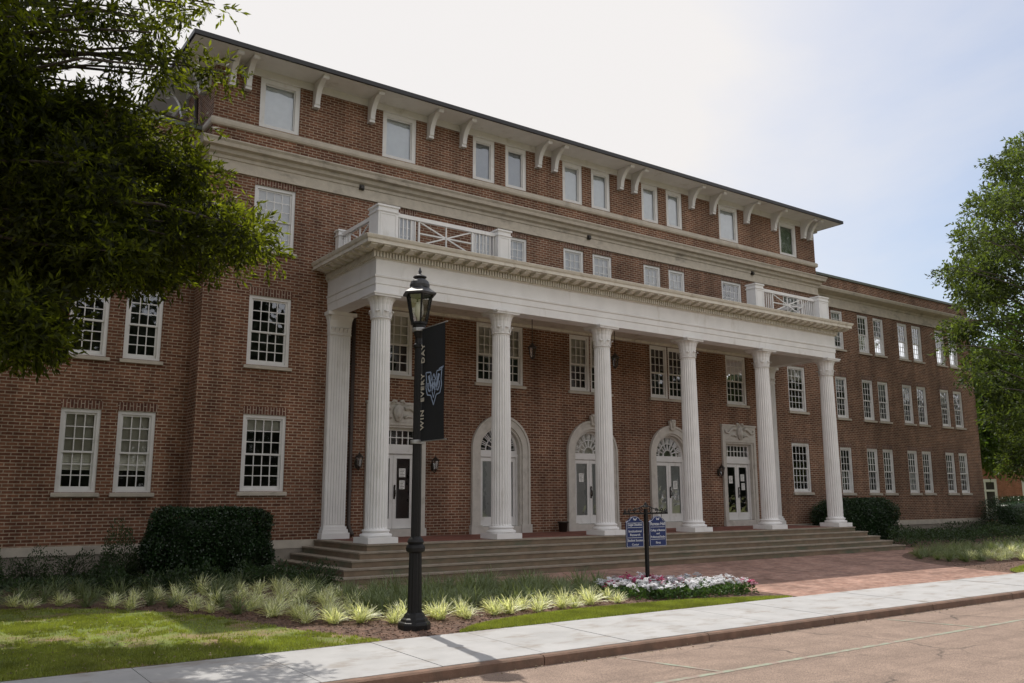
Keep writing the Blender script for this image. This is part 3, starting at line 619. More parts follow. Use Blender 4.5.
for nm, (a, b) in (('r', (12.95, 26.4)), ('l', (-29.0, -12.95))):
    c2 = MB(); band(c2, [(0, 8.94), (0.05, 8.94), (0.05, 8.99), (0.025, 9.0), (0.025, 9.36), (0.06, 9.37), (0.09, 9.45), (0.25, 9.50), (0.38, 9.56), (0.42, 9.66), (0.42, 9.70), (0, 9.80)], a, b, WY, 12)
    part(c2, 'cornice', CAST)
    cp = MB(); band(cp, [(0, 10.30), (0.07, 10.30), (0.07, 10.40), (-0.4, 10.46)], a + (-0.33 if a > 0 else 0), b + (0.33 if a < 0 else 0), WY, 12)
    part(cp, 'coping', COPING)
    rf = MB(); xa, xb = (12.62, 26.38) if a > 0 else (-28.98, -12.62); rf.box(xa, xb, WY+0.02, DEP-2.02, 10.05, 10.15); part(rf, 'roof', ROOFM)
for bx_ in ((-12.63, -9.30, -0.05, WY-0.051, -0.51, -0.3085), (9.30, 12.63, -0.05, WY-0.051, -0.51, -0.308), (-29.03, -12.64, WY-0.05, WY+0.2, -0.53, -0.328), (12.64, 26.43, WY-0.05, WY+0.2, -0.53, -0.328)):
    part(MB().box(*bx_), 'water_table', STONE)
for bx_ in ((-12.6, -9.2, -0.04, 1, -1.4, -0.511), (9.2, 12.6, -0.04, 1, -1.4, -0.511), (-29, -12.6, WY-0.02, WY+1, -1.4, -0.531), (12.6, 26.4, WY-0.02, DEP-2, -1.4, -0.531)):
    part(MB().box(*bx_), 'foundation', FOUND)
vn = MB()
for x in (-8.4, 0.0, 8.4): vn.box(x-0.07, x+0.07, -0.09, -0.024, 9.31, 9.45); vn.box(x-0.05, x+0.05, -0.13, -0.09, 9.33, 9.41)
part(vn, 'drain_spout', BRONZE)
# roof and eaves
EX, EY, EZ = 13.37, -0.85, 12.10
fz = MB(); fz.box(-12.62, 12.62, -0.03, 0.1, 11.885, 12.085); fz.box(-12.66, -12.6, 0.1, DEP, 11.885, 12.085); fz.box(12.6, 12.66, 0.1, DEP, 11.885, 12.085); part(fz, 'frieze_board', WHITE)
sf = MB(); sf.box(-EX, EX, EY, DEP+0.8, 12.086, 12.115); part(sf, 'soffit', WHITE)
gt = MB()
gt.box(-EX-0.06, EX+0.06, EY-0.07, EY, 12.09, 12.21); gt.box(-EX-0.06, -EX, EY, DEP+0.8, 12.09, 12.21); gt.box(EX, EX+0.06, EY, DEP+0.8, 12.09, 12.21); part(gt, 'gutter', GUTTER)
rf = MB(); rz = 12.18
rv = [(-EX-0.03, EY-0.03, rz), (EX+0.03, EY-0.03, rz), (EX+0.03, DEP+0.85, rz), (-EX-0.03, DEP+0.85, rz), (-5.3, 7.4, 14.9), (5.3, 7.4, 14.9)]
rf.add(rv, [(0, 1, 5, 4), (1, 2, 5), (2, 3, 4, 5), (3, 0, 4), (0, 3, 2, 1)]); part(rf, 'roof', ROOFM)
# scrolled eave brackets
br = MB()
def arc(cx, cz, r, a0, a1, n): return [(cx+r*math.cos(R(a0+(a1-a0)*i/n)), cz+r*math.sin(R(a0+(a1-a0)*i/n))) for i in range(n+1)]
outer = arc(-0.80, 11.45, 0.62, 0, 82, 9)          # concave front edge sweeping from the wall foot out to the eave
prof = [(-0.0, 11.36), (-0.15, 11.36), (-0.17, 11.42)] + [(p[0]-0.02, p[1]) for p in outer] + [(-0.70, 11.99), (-0.76, 12.02), (-0.76, 12.085), (-0.0, 12.085)]
br.prism(prof, 'x', -0.07, 0.07)
br.tube([(-0.085, -0.70, 12.03), (0.085, -0.70, 12.03)], 0.055, 10); br.box(-0.085, 0.085, -0.17, 0, 11.36, 11.42)
bme = br.mesh('bracket', WHITE)
for x in (12.2, 11.78, 9.86, 8.18, 6.22, 5.06, 2.14, 1.47):
    for s in (-1, 1):
        partmesh('bracket', bme, s*x, 0, 0)
for s in (-1, 1):
    for y in (0.4, 0.82, 2.6, 4.4, 6.2, 8.0):
        o = partmesh('bracket', bme, s*12.6, y, 0); o.rotation_euler.z = -s*R(-90) if s > 0 else R(-90)
# left return downspout
dp = MB(); dp.tube([(-13.2, 1.2, 12.08), (-13.2, 1.2, 11.7), (-12.75, 1.15, 11.35), (-12.72, 1.15, 10.4), (-12.9, 1.0, 9.95), (-12.95, 0.62, 9.9)], 0.06, 8); part(dp, 'downspout', PIPE, True)
dp = MB(); dp.tube([(-8.52, -0.09, 5.75), (-8.52, -0.09, 0.05), (-8.50, -0.16, -0.1), (-8.5, -0.3, -0.22)], 0.055, 8)
for z in (0.9, 2.6, 4.3): dp.box(-8.60, -8.44, -0.10, 0, z, z+0.04)
part(dp, 'downspout', PIPE, True)

# ------------------------------------------------------------------ portico
st = MB(); no = MB()
for i in range(5):
    a = 9.44+0.309*i; y = -3.094-0.272*i; zt = -0.316-0.154*i; zb = zt-0.154 if i < 4 else -1.3
    if i == 0: pass
    # riser block and thin tread slab with a small nosing
    st.box(-a, a, y, -0.06, zb, zt-0.035)
    no.box(-a-0.02, a+0.02, y-0.02, -0.055, zt-0.035, zt)
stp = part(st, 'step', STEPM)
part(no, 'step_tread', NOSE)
pf = MB(); pf.box(-9.06, 9.06, -2.72, -0.052, -0.3159, -0.309); part(pf, 'porch_floor', TILE)
# entablature: three sides
en = MB()
eprof = [(-0.48, 5.667), (0, 5.667), (0, 5.885), (0.02, 5.90), (0.02, 6.055), (0.045, 6.07), (0.05, 6.11), (0.01, 6.13), (0.01, 6.50), (0.04, 6.52)]
def portico_band(mb, prof, X=9.28, Y=-2.885):
    n = len(prof)
    L0 = [(-X-p[0], -0.002, p[1]) for p in prof]; L1 = [(-X-p[0], Y-p[0], p[1]) for p in prof]; R1 = [(X+p[0], Y-p[0], p[1]) for p in prof]; R0 = [(X+p[0], -0.002, p[1]) for p in prof]
    for A, Bq in ((L0, L1), (L1, R1), (R1, R0)): mb.add(A+Bq, [(i, i+1, n+i+1, n+i) for i in range(n-1)])
portico_band(en, eprof + [(-0.48, 6.52), (-0.48, 5.667)])
part(en, 'entablature', COLW)
co = MB()
portico_band(co, [(0.04, 6.52), (0.06, 6.52), (0.06, 6.70), (0.12, 6.72), (0.12, 6.775), (0.46, 6.778), (0.46, 6.86), (0.49, 6.89), (0.515, 6.95), (0.515, 6.965), (0.0, 6.99), (-0.4, 6.99), (-0.4, 6.52)])
part(co, 'cornice', CREAM)
de = MB(); X = 9.28; Y = -2.885
k = -X
n_d = int((2*X+0.2)/0.085)
for i in range(n_d+1):
    x = -X-0.1+0.085*i; de.box(x-0.024, x+0.024, Y-0.115, Y-0.055, 6.545, 6.68)
yy = Y-0.02
while yy < -0.1:
    for s in (-1, 1): de.box(min(s*(X+0.055), s*(X+0.115)), max(s*(X+0.055), s*(X+0.115)), yy-0.024, yy+0.024, 6.545, 6.68)
    yy += 0.085
part(de, 'dentil_course', CREAM)
mo = MB().prism([(-0.117, 6.779), (-0.42, 6.779), (-0.42, 6.74), (-0.36, 6.725), (-0.30, 6.70), (-0.117, 6.69)], 'x', -0.085, 0.085).mesh('modillion', CREAM)
for i in range(55): partmesh('modillion', mo, -9.55+0.3537*i, Y, 0)
yy = Y+0.1
while yy < -0.15:
    for s in (-1, 1): partmesh('modillion', mo, s*X, yy, 0).rotation_euler.z = s*R(90)
    yy += 0.354
ce = MB(); ce.box(-8.8, 8.8, -2.41, -0.003, 6.06, 6.10); ce.box(-8.8, 8.8, -0.10, -0.003, 5.98, 6.059); ce.box(-8.8, 8.8, -2.41, -2.32, 5.9, 6.059)
part(ce, 'porch_ceiling', CREAM)
dk = MB(); dk.box(-9.3, 9.3, -2.95, -0.004, 6.94, 7.0); part(dk, 'roof_deck', ROOFM)
# columns: tower-of-the-winds capital, fluted shaft, attic base
sh = MB(); NF = 22; SEG = NF*6
def flute(t, i, z):
    if z < 0.03 or z > 5.02: return 1.0
    u = (t*NF/(2*math.pi)) % 1.0
    d = 0 if (u < 0.14 or u > 0.86) else math.sin((u-0.14)/0.72*math.pi)**0.7
    return 1-0.085*d
prof = []
for i in range(15):
    z = [0, 0.028, 0.05][i] if i < 3 else (0.05+(4.98-0.05)*(i-2)/10 if i < 13 else [5.03, 5.053][i-13])
    f = z/5.05; r = 0.268-0.034*(f**1.6); prof.append((r, z))
sh.lathe(prof, SEG, mod=flute); shaft_me = sh.mesh('shaft', COLW)
for p in shaft_me.polygons: p.use_smooth = False
bs = MB(); bs.lathe([(0.36, -0.175), (0.37, -0.16), (0.385, -0.135), (0.37, -0.10), (0.345, -0.095), (0.325, -0.09), (0.305, -0.065), (0.312, -0.05), (0.325, -0.045), (0.335, -0.028), (0.325, -0.006), (0.29, 0.0), (0.275, 0.012)], 40)
bs.box(-0.39, 0.39, -0.39, 0.39, -0.309, -0.1751); base_me = bs.mesh('base', COLW)
cpm = MB()
cprof = [(0.236, 5.053), (0.262, 5.057), (0.266, 5.075), (0.25, 5.085), (0.243, 5.10), (0.247, 5.25), (0.262, 5.40), (0.292, 5.50), (0.335, 5.565), (0.35, 5.575)]
def capmod(t, i, z):
    if z < 5.11: return 1.0
    return 1+0.045*abs(math.sin(t*8))**0.6
cpm.lathe(cprof, 96, mod=capmod)
for k in range(8):          # small curled acanthus leaves
    t = 2*math.pi*k/8
    for (r, z, w) in ((0.255, 5.10, 0.075), (0.268, 5.17, 0.085), (0.285, 5.225, 0.07), (0.315, 5.245, 0.055), (0.318, 5.215, 0.04)):
        pass
    c, s_ = math.cos(t), math.sin(t)
    rows_ = [(0.250, 5.09, 0.07), (0.262, 5.16, 0.085), (0.276, 5.22, 0.07), (0.305, 5.245, 0.052), (0.322, 5.225, 0.036), (0.312, 5.200, 0.02)]
    vs = []
    for r, z, w in rows_:
        vs += [(r*c - w*s_, r*s_ + w*c, z), ((r+0.012)*c, (r+0.012)*s_, z+0.004), (r*c + w*s_, r*s_ - w*c, z)]
    cpm.add(vs, [(3*i+j, 3*i+j+1, 3*i+j+4, 3*i+j+3) for i in range(5) for j in range(2)])
cpm.box(-0.36, 0.36, -0.36, 0.36, 5.576, 5.625); cpm.box(-0.385, 0.385, -0.385, 0.385, 5.6252, 5.666)
cap_me = cpm.mesh('capital', COLW)
for i in range(6):
    o = partmesh('column', shaft_me, (i-2.5)*3.6, -2.646, 0); ob('base', base_me, o); ob('capital', cap_me, o)
# pilasters against the wall, fluted
pl = MB(); w = 0.30; pl.box(-w, w, -0.16, -0.003, 0, 5.05)
for i in range(8): xx = -w+0.0375+0.075*i; pl.box(xx-0.022, xx+0.022, -0.178, -0.1601, 0.06, 4.98)
pil_me = pl.mesh('pilaster', COLW)
pbm = MB(); pbm.box(-0.39, 0.39, -0.27, -0.003, -0.309, -0.16); pbm.box(-0.355, 0.355, -0.235, -0.003, -0.1599, -0.07); pbm.box(-0.325, 0.325, -0.205, -0.003, -0.0699, 0); pb_me = pbm.mesh('base', COLW)
pc = MB()
pc.prism([(-0.003, 5.05), (-0.19, 5.05), (-0.19, 5.09), (-0.17, 5.10), (-0.175, 5.3), (-0.20, 5.45), (-0.27, 5.57), (-0.003, 5.57)], 'x', -0.31, 0.31)
pc.prism([(-0.31, 5.1), (-0.315, 5.3), (-0.335, 5.45), (-0.385, 5.57), (0.385, 5.57), (0.335, 5.45), (0.315, 5.3), (0.31, 5.1)], 'y', -0.165, -0.004)
for i in range(5):
    x = -0.24+0.12*i; pc.prism([(-0.17, 5.1), (-0.20, 5.17), (-0.24, 5.235), (-0.215, 5.245), (-0.17, 5.25)], 'x', x-0.045, x+0.045)
pc.box(-0.41, 0.41, -0.31, -0.003, 5.571, 5.666); pc_me = pc.mesh('capital', COLW)
for s in (-1, 1):
    o = partmesh('pilaster', pil_me, s*8.95, 0, 0); ob('base', pb_me, o); ob('capital', pc_me, o)
# balustrade on the portico roof: four panelled posts, X-pattern panels
def post_me(w, d, name='railing_post'):
    p = MB(); p.box(-w/2, w/2, -d/2, d/2, 0, 0.93); p.box(-w/2-0.03, w/2+0.03, -d/2-0.03, d/2+0.03, 0, 0.08); p.box(-w/2-0.025, w/2+0.025, -d/2-0.025, d/2+0.025, 0.80, 0.83)
    p.box(-w/2-0.03, w/2+0.03, -d/2-0.03, d/2+0.03, 0.9301, 0.975)
    for (a, b) in ((-w/2+0.05, -w/2+0.075), (w/2-0.075, w/2-0.05)): p.box(a, b, -d/2-0.012, -d/2, 0.14, 0.76)
    p.box(-w/2+0.075, w/2-0.075, -d/2-0.012, -d/2, 0.14, 0.165); p.box(-w/2+0.075, w/2-0.075, -d/2-0.012, -d/2, 0.735, 0.76)
    return p.mesh(name, COLW)
pm = post_me(0.56, 0.52); pm2 = post_me(0.42, 0.40); pm3 = post_me(0.30, 0.22)
def rail_panel(p, q, name='railing_panel', npick=6):
    """railing panel from p to q (xy), z from 7.1 to 7.85"""
    p = Vector((*p, 0)); q = Vector((*q, 0)); Ln = (q-p).length; d = (q-p)/Ln; mb = MB()
    P = lambda t, z: tuple(p+d*t+Vector((0, 0, z)))
    zb, zt = 7.13, 7.84; mb.bar(P(0, zb), P(Ln, zb), 0.05, 0.05); mb.bar(P(0, zt), P(Ln, zt), 0.09, 0.10)
    pw = 0.115*npick
    for k in range(npick+1):
        for t in (0.03+0.115*k, Ln-0.03-0.115*k): mb.bar(P(t, zb+0.025), P(t, zt-0.05), 0.03 if k < npick else 0.045)
    a, b = 0.03+pw, Ln-0.03-pw; m_ = (a+b)/2; zm = (zb+zt)/2-0.01; zi, zo = zb+0.026, zt-0.051
    for (t, z) in ((a, zi), (a, zo), (b, zi), (b, zo)): mb.bar(P(m_, zm), P(t, z), 0.028, 0.034)
    mb.bar(P(a, zm), P(b, zm), 0.026, 0.032); mb.bar(P(m_, zi), P(m_, zo), 0.03, 0.036)
    return part(mb, name, COLW)
for s in (-1, 1):
    partmesh('railing_post', pm, s*8.93, -2.53, 7.0); partmesh('railing_post', pm2, s*5.36, -2.56, 7.0); partmesh('railing_post', pm3, s*8.98, -0.14, 7.0)
    rail_panel((s*8.65, -2.56), (s*5.57, -2.56)); rail_panel((s*8.98, -2.27), (s*8.98, -0.25), npick=3)
# ------------------------------------------------------------------ entrances
def ring(mb, cx, zc, r0, r1, y0, y1, n=28, a0=0, a1=180):
    for i in range(n):
        t0, t1 = R(a0+(a1-a0)*i/n), R(a0+(a1-a0)*(i+1)/n)
        p = [(cx+r*math.cos(t), zc+r*math.sin(t)) for r, t in ((r0, t0), (r1, t0), (r1, t1), (r0, t1))]
        mb.quad(*[(a, y0, b) for a, b in p]); mb.quad((p[1][0], y0, p[1][1]), (p[1][0], y1, p[1][1]), (p[2][0], y1, p[2][1]), (p[2][0], y0, p[2][1]))
        mb.quad((p[0][0], y0, p[0][1]), (p[3][0], y0, p[3][1]), (p[3][0], y1, p[3][1]), (p[0][0], y1, p[0][1]))
def leaf_mesh(w, h, gw0=0.088, bot=0.27):
    m = MB(); t = 0.045
    m.box(0, gw0, 0, t, 0, h); m.box(w-gw0, w, 0, t, 0, h); m.box(gw0, w-gw0, 0.0005, t, 0, bot); m.box(gw0, w-gw0, 0.0005, t, h-0.12, h)
    m.box(gw0, gw0+0.018, -0.008, 0.0, bot, h-0.12); m.box(w-gw0-0.018, w-gw0, -0.008, 0.0, bot, h-0.12)
    return m
def handle_mesh(x):
    m = MB(); m.box(x-0.022, x+0.022, -0.02, 0, 0.80, 1.14)
    m.tube([(x, -0.02, 1.05), (x, -0.07, 1.04), (x, -0.08, 0.95), (x, -0.06, 0.87), (x, -0.02, 0.86)], 0.013, 8); m.tube([(x, -0.02, 1.16), (x, -0.035, 1.16)], 0.028, 10); return m
hm_l = None
def door_pair(cx, y, z, w_total, h, gmat, back, top_name='door'):
    w = w_total/2-0.004
    for s in (-1, 1):
        lm = leaf_mesh(w, h); x0 = cx-w_total/2 if s < 0 else cx+0.004
        o = partmesh('door', lm.mesh('door', WHITE), x0, y, z)
        MB().quad((0.08, 0.02, 0.26), (w-0.08, 0.02, 0.26), (w-0.08, 0.02, h-0.11), (0.08, 0.02, h-0.11)).obj('glass', GLASS, o)
        if back: MB().quad((0.075, 0.035, 0.25), (w-0.075, 0.035, 0.25), (w-0.075, 0.035, h-0.10), (0.075, 0.035, h-0.10)).obj('shade', back, o)
        if s > 0: handle_mesh(0.045).obj('handle', BRONZE, o, True)
for cx in ARCH:
    s = MB(); y0, y1 = -0.07, 0.25; zc = 2.13
    # stepped stone surround: legs, arch ring, outer moulding, plinth blocks
    ring(s, cx, zc, 0.78, 0.98, y0, y1); ring(s, cx, zc, 0.98, 1.05, y0-0.03, -0.001); ring(s, cx, zc, 0.715, 0.78, y0+0.05, y1)
    for sg in (-1, 1):
        for (r0, r1, a) in ((0.78, 0.98, y0), (0.98, 1.05, y0-0.03), (0.715, 0.78, y0+0.05)):
            xa, xb = sorted((cx+sg*r0, cx+sg*r1)); s.box(xa, xb, a, y1 if r0 < 0.97 else -0.001, -0.06, zc)
        xa, xb = sorted((cx+sg*0.71, cx+sg*1.09)); s.box(xa, xb, y0-0.06, y1, -0.309, -0.0601)
    s.box(cx-0.71, cx+0.71, y0-0.02, y1, -0.309, -0.11)
    o = part(s, 'door_surround', SURR)
    kst = MB(); kst.prism([(cx-0.09, 3.02), (cx-0.15, 3.33), (cx+0.15, 3.33), (cx+0.09, 3.02)], 'y', -0.16, -0.072); kst.tube([(cx-0.10, -0.15, 3.33), (cx+0.10, -0.15, 3.33)], 0.055, 10); kst.lathe([(0.03, 3.08), (0.06, 3.16), (0.05, 3.26), (0.02, 3.3)], 10, (cx, -0.165))
    kst.obj('keystone', SURR, o)
    # transom rail and fanlight
    f = MB(); yf = 0.13
    f.box(cx-0.712, cx+0.712, yf-0.03, yf+0.09, 1.93, 2.02); f.box(cx-0.712, cx+0.712, yf, yf+0.06, 2.0201, 2.13)
    ring(f, cx, 2.13, 0.64, 0.716, yf, yf+0.06)
    ring(f, cx, 2.13, 0.20, 0.225, yf+0.01, yf+0.035, 16); ring(f, cx, 2.13, 0.42, 0.44, yf+0.01, yf+0.035, 24)
    for k in range(1, 8):
        t = math.pi*k/8; f.bar((cx+0.21*math.cos(t), yf+0.022, 2.13+0.21*math.sin(t)), (cx+0.65*math.cos(t), yf+0.022, 2.13+0.65*math.sin(t)), 0.022, 0.024, (0, 1, 0))
    for k in range(16):
        t = math.pi*(k+0.5)/16; f.bar((cx+0.43*math.cos(t), yf+0.022, 2.13+0.43*math.sin(t)), (cx+0.65*math.cos(t), yf+0.022, 2.13+0.65*math.sin(t)), 0.014, 0.02, (0, 1, 0))
    fo = part(f, 'fanlight', WHITE)
    pn = MB(); pn.add([(cx, yf+0.04, 2.13)] + [(cx+0.66*math.cos(math.pi*k/24), yf+0.04, 2.13+0.66*math.sin(math.pi*k/24)) for k in range(25)], [(0, k, k+1) for k in range(1, 25)]); pn.obj('pane', GLASS, fo)
    if cx == 0.0:
        bk = MB(); bk.add([(cx, yf+0.1, 2.13)] + [(cx+0.70*math.cos(math.pi*k/24), yf+0.1, 2.13+0.70*math.sin(math.pi*k/24)) for k in range(25)], [(0, k, k+1) for k in range(1, 25)]); bk.obj('shade', TANB, fo)
    jb = MB()
    for sg in (-1, 1): xa, xb = sorted((cx+sg*0.655, cx+sg*0.713)); jb.box(xa, xb, 0.11, 0.22, -0.109, 1.93)
    part(jb, 'door_frame', WHITE)
    door_pair(cx, 0.14, -0.10, 1.305, 2.02, GLASS, DOORG)
for cx in (-7.13, 7.13):
    s = MB(); y0 = -0.08
    for sg in (-1, 1):
        for r0, r1, a in ((0.70, 0.80, y0+0.04), (0.80, 0.92, y0)):
            xa, xb = sorted((cx+sg*r0, cx+sg*r1)); s.box(xa, xb, a, 0.25 if r0 < 0.75 else -0.001, -0.10, 2.72)
        xa, xb = sorted((cx+sg*0.69, cx+sg*0.95)); s.box(xa, xb, y0-0.04, 0.25 if False else -0.001, -0.309, -0.1001)
    s.box(cx-0.92, cx+0.92, y0, -0.001, 2.7201, 3.30); s.box(cx-0.95, cx+0.95, y0-0.035, -0.001, 3.3001, 3.36); s.box(cx-0.70, cx+0.70, y0+0.04, 0.25, 2.66, 2.7199)
    s.box(cx-0.70, cx+0.70, y0-0.02, 0.25, -0.309, -0.11)
    s.box(cx-0.86, cx+0.86, y0-0.012, y0, 2.80, 2.83); s.box(cx-0.86, cx+0.86, y0-0.012, y0, 3.22, 3.25)
    o = part(s, 'door_surround', SURR)
    # carved cartouche with side scrolls
    c = MB(); c.prism([(cx+0.15*math.cos(R(a))*(1.0 if math.sin(R(a)) > 0 else 0.8), 3.05+0.24*math.sin(R(a))) for a in range(0, 360, 20)], 'y', y0-0.09, y0-0.001)
    c.prism([(cx+0.085*math.cos(R(a)), 3.05+0.15*math.sin(R(a))) for a in range(0, 360, 24)], 'y', y0-0.11, y0-0.0901)
    for sg in (-1, 1):
        c.tube([(cx+sg*0.22, y0-0.03, 3.18), (cx+sg*0.36, y0-0.03, 3.22), (cx+sg*0.50, y0-0.03, 3.14), (cx+sg*0.62, y0-0.03, 3.04), (cx+sg*0.76, y0-0.03, 3.06), (cx+sg*0.80, y0-0.03, 3.14), (cx+sg*0.74, y0-0.03, 3.17)], [0.06, 0.055, 0.05, 0.04, 0.035, 0.03, 0.02], 8)
        c.tube([(cx+sg*0.2, y0-0.03, 2.93), (cx+sg*0.33, y0-0.03, 2.98), (cx+sg*0.46, y0-0.03, 2.95)], [0.05, 0.04, 0.02], 8)
        c.tube([(cx+sg*0.06, y0-0.05, 3.36), (cx+sg*0.14, y0-0.05, 3.40), (cx+sg*0.2, y0-0.05, 3.33)], [0.045, 0.04, 0.03], 8)
    c.obj('cartouche', SURR, o, True)
    t = MB(); yf = 0.11
    t.box(cx-0.70, cx+0.70, yf-0.04, yf+0.1, 1.94, 2.10); t.box(cx-0.70, cx-0.645, yf, yf+0.06, 2.1001, 2.66); t.box(cx+0.645, cx+0.70, yf, yf+0.06, 2.1001, 2.66)
    t.box(cx-0.645, cx+0.645, yf, yf+0.06, 2.58, 2.66); t.box(cx-0.645, cx+0.645, yf, yf+0.06, 2.1001, 2.20)
    for k in range(1, 7): xx = cx-0.645+1.29*k/7; t.box(xx-0.014, xx+0.014, yf+0.01, yf+0.035, 2.20, 2.58)
    t.box(cx-0.645, cx+0.645, yf+0.012, yf+0.033, 2.377, 2.403)
    to = part(t, 'transom_window', WHITE); MB().quad((cx-0.645, yf+0.04, 2.2), (cx+0.645, yf+0.04, 2.2), (cx+0.645, yf+0.04, 2.58), (cx-0.645, yf+0.04, 2.58)).obj('pane', GLASS, to)
    jb = MB()
    for sg in (-1, 1): xa, xb = sorted((cx+sg*0.635, cx+sg*0.699)); jb.box(xa, xb, 0.09, 0.2, -0.109, 1.94)
    part(jb, 'door_frame', WHITE)
    door_pair(cx, 0.12, -0.10, 1.265, 2.03, GLASS, None)
# notices taped to the door glass
def notice(x, z, w, h, y, label):
    m = MB(); m.box(-w/2, w/2, 0, 0.003, 0, h)
    o = m.obj('paper_notice', PAPER); o.location = (x, y, z); tag(o, label, 'notice', 'paper notices taped on door glass')
    t = MB()
    for k in range(5): t.box(-w/2+0.03, w/2-0.03-0.02*(k % 3), -0.0015, -0.0002, h-0.05-0.042*k, h-0.04-0.042*k)
    t.obj('printed_text', IRON, o)
notice(-6.83, 1.30, 0.20, 0.24, 0.133, 'upper white notice on the dark glass of the door behind the lamp post')
notice(-6.83, 0.97, 0.17, 0.24, 0.133, 'lower white notice on the dark glass of the door behind the lamp post')
notice(-0.33, 1.22, 0.20, 0.27, 0.153, 'white notice on left leaf of the middle arched doorway')
notice(3.93, 1.0, 0.21, 0.28, 0.153, 'white notice on right leaf of the arched doorway nearest the blue signs')
notice(7.00-0.20, 1.22, 0.20, 0.27, 0.133, 'white notice on left leaf of the right square doorway')
notice(7.45, 1.30, 0.20, 0.25, 0.133, 'upper white notice on right leaf of the right square doorway')
notice(7.47, 0.98, 0.18, 0.25, 0.133, 'lower white notice on right leaf of the right square doorway')

# ------------------------------------------------------------------ lanterns
def lantern_parts(root, s=1.0):
    c = MB()
    for k in range(6):
        t = math.pi*k/3; c.bar((0.07*s*math.cos(t), 0.07*s*math.sin(t), 0), (0.12*s*math.cos(t), 0.12*s*math.sin(t), 0.30*s), 0.014*s)
    c.lathe([(0.02*s, -0.07*s), (0.045*s, -0.03*s), (0.075*s, 0)], 12); c.lathe([(0.15*s, 0.30*s), (0.155*s, 0.31*s), (0.09*s, 0.38*s), (0.05*s, 0.41*s), (0.05*s, 0.43*s), (0.015*s, 0.46*s), (0.012*s, 0.50*s)], 12)
    c.obj('cage', BRONZE, root); MB().lathe([(0.066*s, 0.003), (0.113*s, 0.297*s)], 6, cap=False).obj('glass', LGLASS, root)
def wall_lantern(x, z, label, first=None):
    if first: return dup(first, None, (x, 0, z), label=label)
    r = empty('wall_lantern', (x, 0, z), label, 'lantern', 'iron lanterns on the porch wall'); 
    h = ob('lantern_head', None, None)
    bpy.data.objects.remove(h)
    cg = MB()
    for k in range(6):
        t = math.pi*k/3; cg.bar((0.07*math.cos(t), -0.22+0.07*math.sin(t), 0), (0.12*math.cos(t), -0.22+0.12*math.sin(t), 0.28), 0.016)
    cg.lathe([(0.02, -0.08), (0.045, -0.03), (0.075, 0)], 12, (0, -0.22)); cg.lathe([(0.15, 0.28), (0.155, 0.29), (0.09, 0.36), (0.05, 0.39), (0.015, 0.44), (0.012, 0.48)], 12, (0, -0.22))
    cg.obj('cage', BRONZE, r); MB().lathe([(0.066, 0.003), (0.113, 0.277)], 6, (0, -0.22), cap=False).obj('glass', LGLASS, r)
    a = MB(); a.prism([(0.06*math.cos(R(k)), 0.1+0.16*math.sin(R(k))) for k in range(0, 360, 30)], 'y', -0.025, 0.0)
    a.tube([(0, -0.02, 0.05), (0, -0.09, -0.06), (0, -0.17, -0.12), (0, -0.22, -0.07)], 0.015, 8); a.obj('bracket', BRONZE, r); r.scale = (0.82,)*3; return r
wl = wall_lantern(-8.30, 1.56, 'dark iron wall lantern between downspout and left square doorway')
wall_lantern(-5.95, 1.52, 'dark iron wall lantern right of the lamp post on brick', wl)
wall_lantern(5.98, 1.52, 'dark iron wall lantern left of the right square doorway', wl)
for i, (x, lb) in enumerate(((-3.42, 'hanging porch lantern between second and third front columns'), (-0.16, 'hanging porch lantern just right of the third front column'))):
    r = empty('pendant_lantern', (x, -1.4, 4.78), lb, 'lantern', 'lanterns hanging from the porch ceiling'); lantern_parts(r, 0.95)
    m = MB(); m.tube([(0, 0, 0.46), (0, 0, 1.27)], 0.011, 6); m.lathe([(0.02, 1.22), (0.06, 1.27), (0.06, 1.279)], 12); m.obj('chain', BRONZE, r)
# small dark planter on the porch floor
r = empty('floor_planter', (-1.45, -0.28, -0.308), 'small dark tub on porch floor between two arched doorways', 'planter')
m = MB(); m.lathe([(0.11, 0), (0.12, 0.01), (0.15, 0.26), (0.175, 0.27), (0.175, 0.31), (0.15, 0.312)], 20); m.obj('tub', BRONZE, r, True)
MB().lathe([(0.149, 0.30), (0.02, 0.315)], 20).obj('soil', SOIL, r)

# ------------------------------------------------------------------ lamp post with banner
LX, LY = -11.84, -9.65; LZ = gz(LY)-0.02
lp = empty('street_lamp', (LX, LY, LZ), 'black fluted street lamp with glass lantern on top, standing in the mulch', 'street lamp')
b = MB(); b.lathe([(0.25, 0), (0.25, 0.07), (0.235, 0.10), (0.21, 0.115), (0.20, 0.15), (0.17, 0.17), (0.145, 0.22), (0.125, 0.24)], 8, rot=R(22.5)); b.obj('base', IRON, lp)
fl = lambda n, d: (lambda t, i, z: 1-d*(0.5+0.5*math.cos(n*t)))
p = MB(); p.lathe([(0.118, 0.24), (0.112, 0.3), (0.098, 1.12)], 96, mod=fl(12, 0.10)); p.lathe([(0.108, 1.12), (0.14, 1.14), (0.148, 1.19), (0.135, 1.23), (0.11, 1.25), (0.13, 1.28), (0.11, 1.32), (0.08, 1.36)], 32)
p.obj('pedestal', IRON, lp)
p = MB(); p.lathe([(0.078, 1.36), (0.066, 4.28)], 72, mod=fl(12, 0.06)); p.lathe([(0.068, 4.28), (0.085, 4.30), (0.085, 4.34), (0.065, 4.36), (0.055, 4.44), (0.08, 4.52), (0.085, 4.58), (0.105, 4.62), (0.105, 4.66)], 24); p.obj('pole', IRON, lp)
z0, z1_ = 4.66, 5.15
def hexp(r, z, k, n=6): t = 2*math.pi*k/n+R(10); return (r*math.cos(t), r*math.sin(t), z)
c = MB()
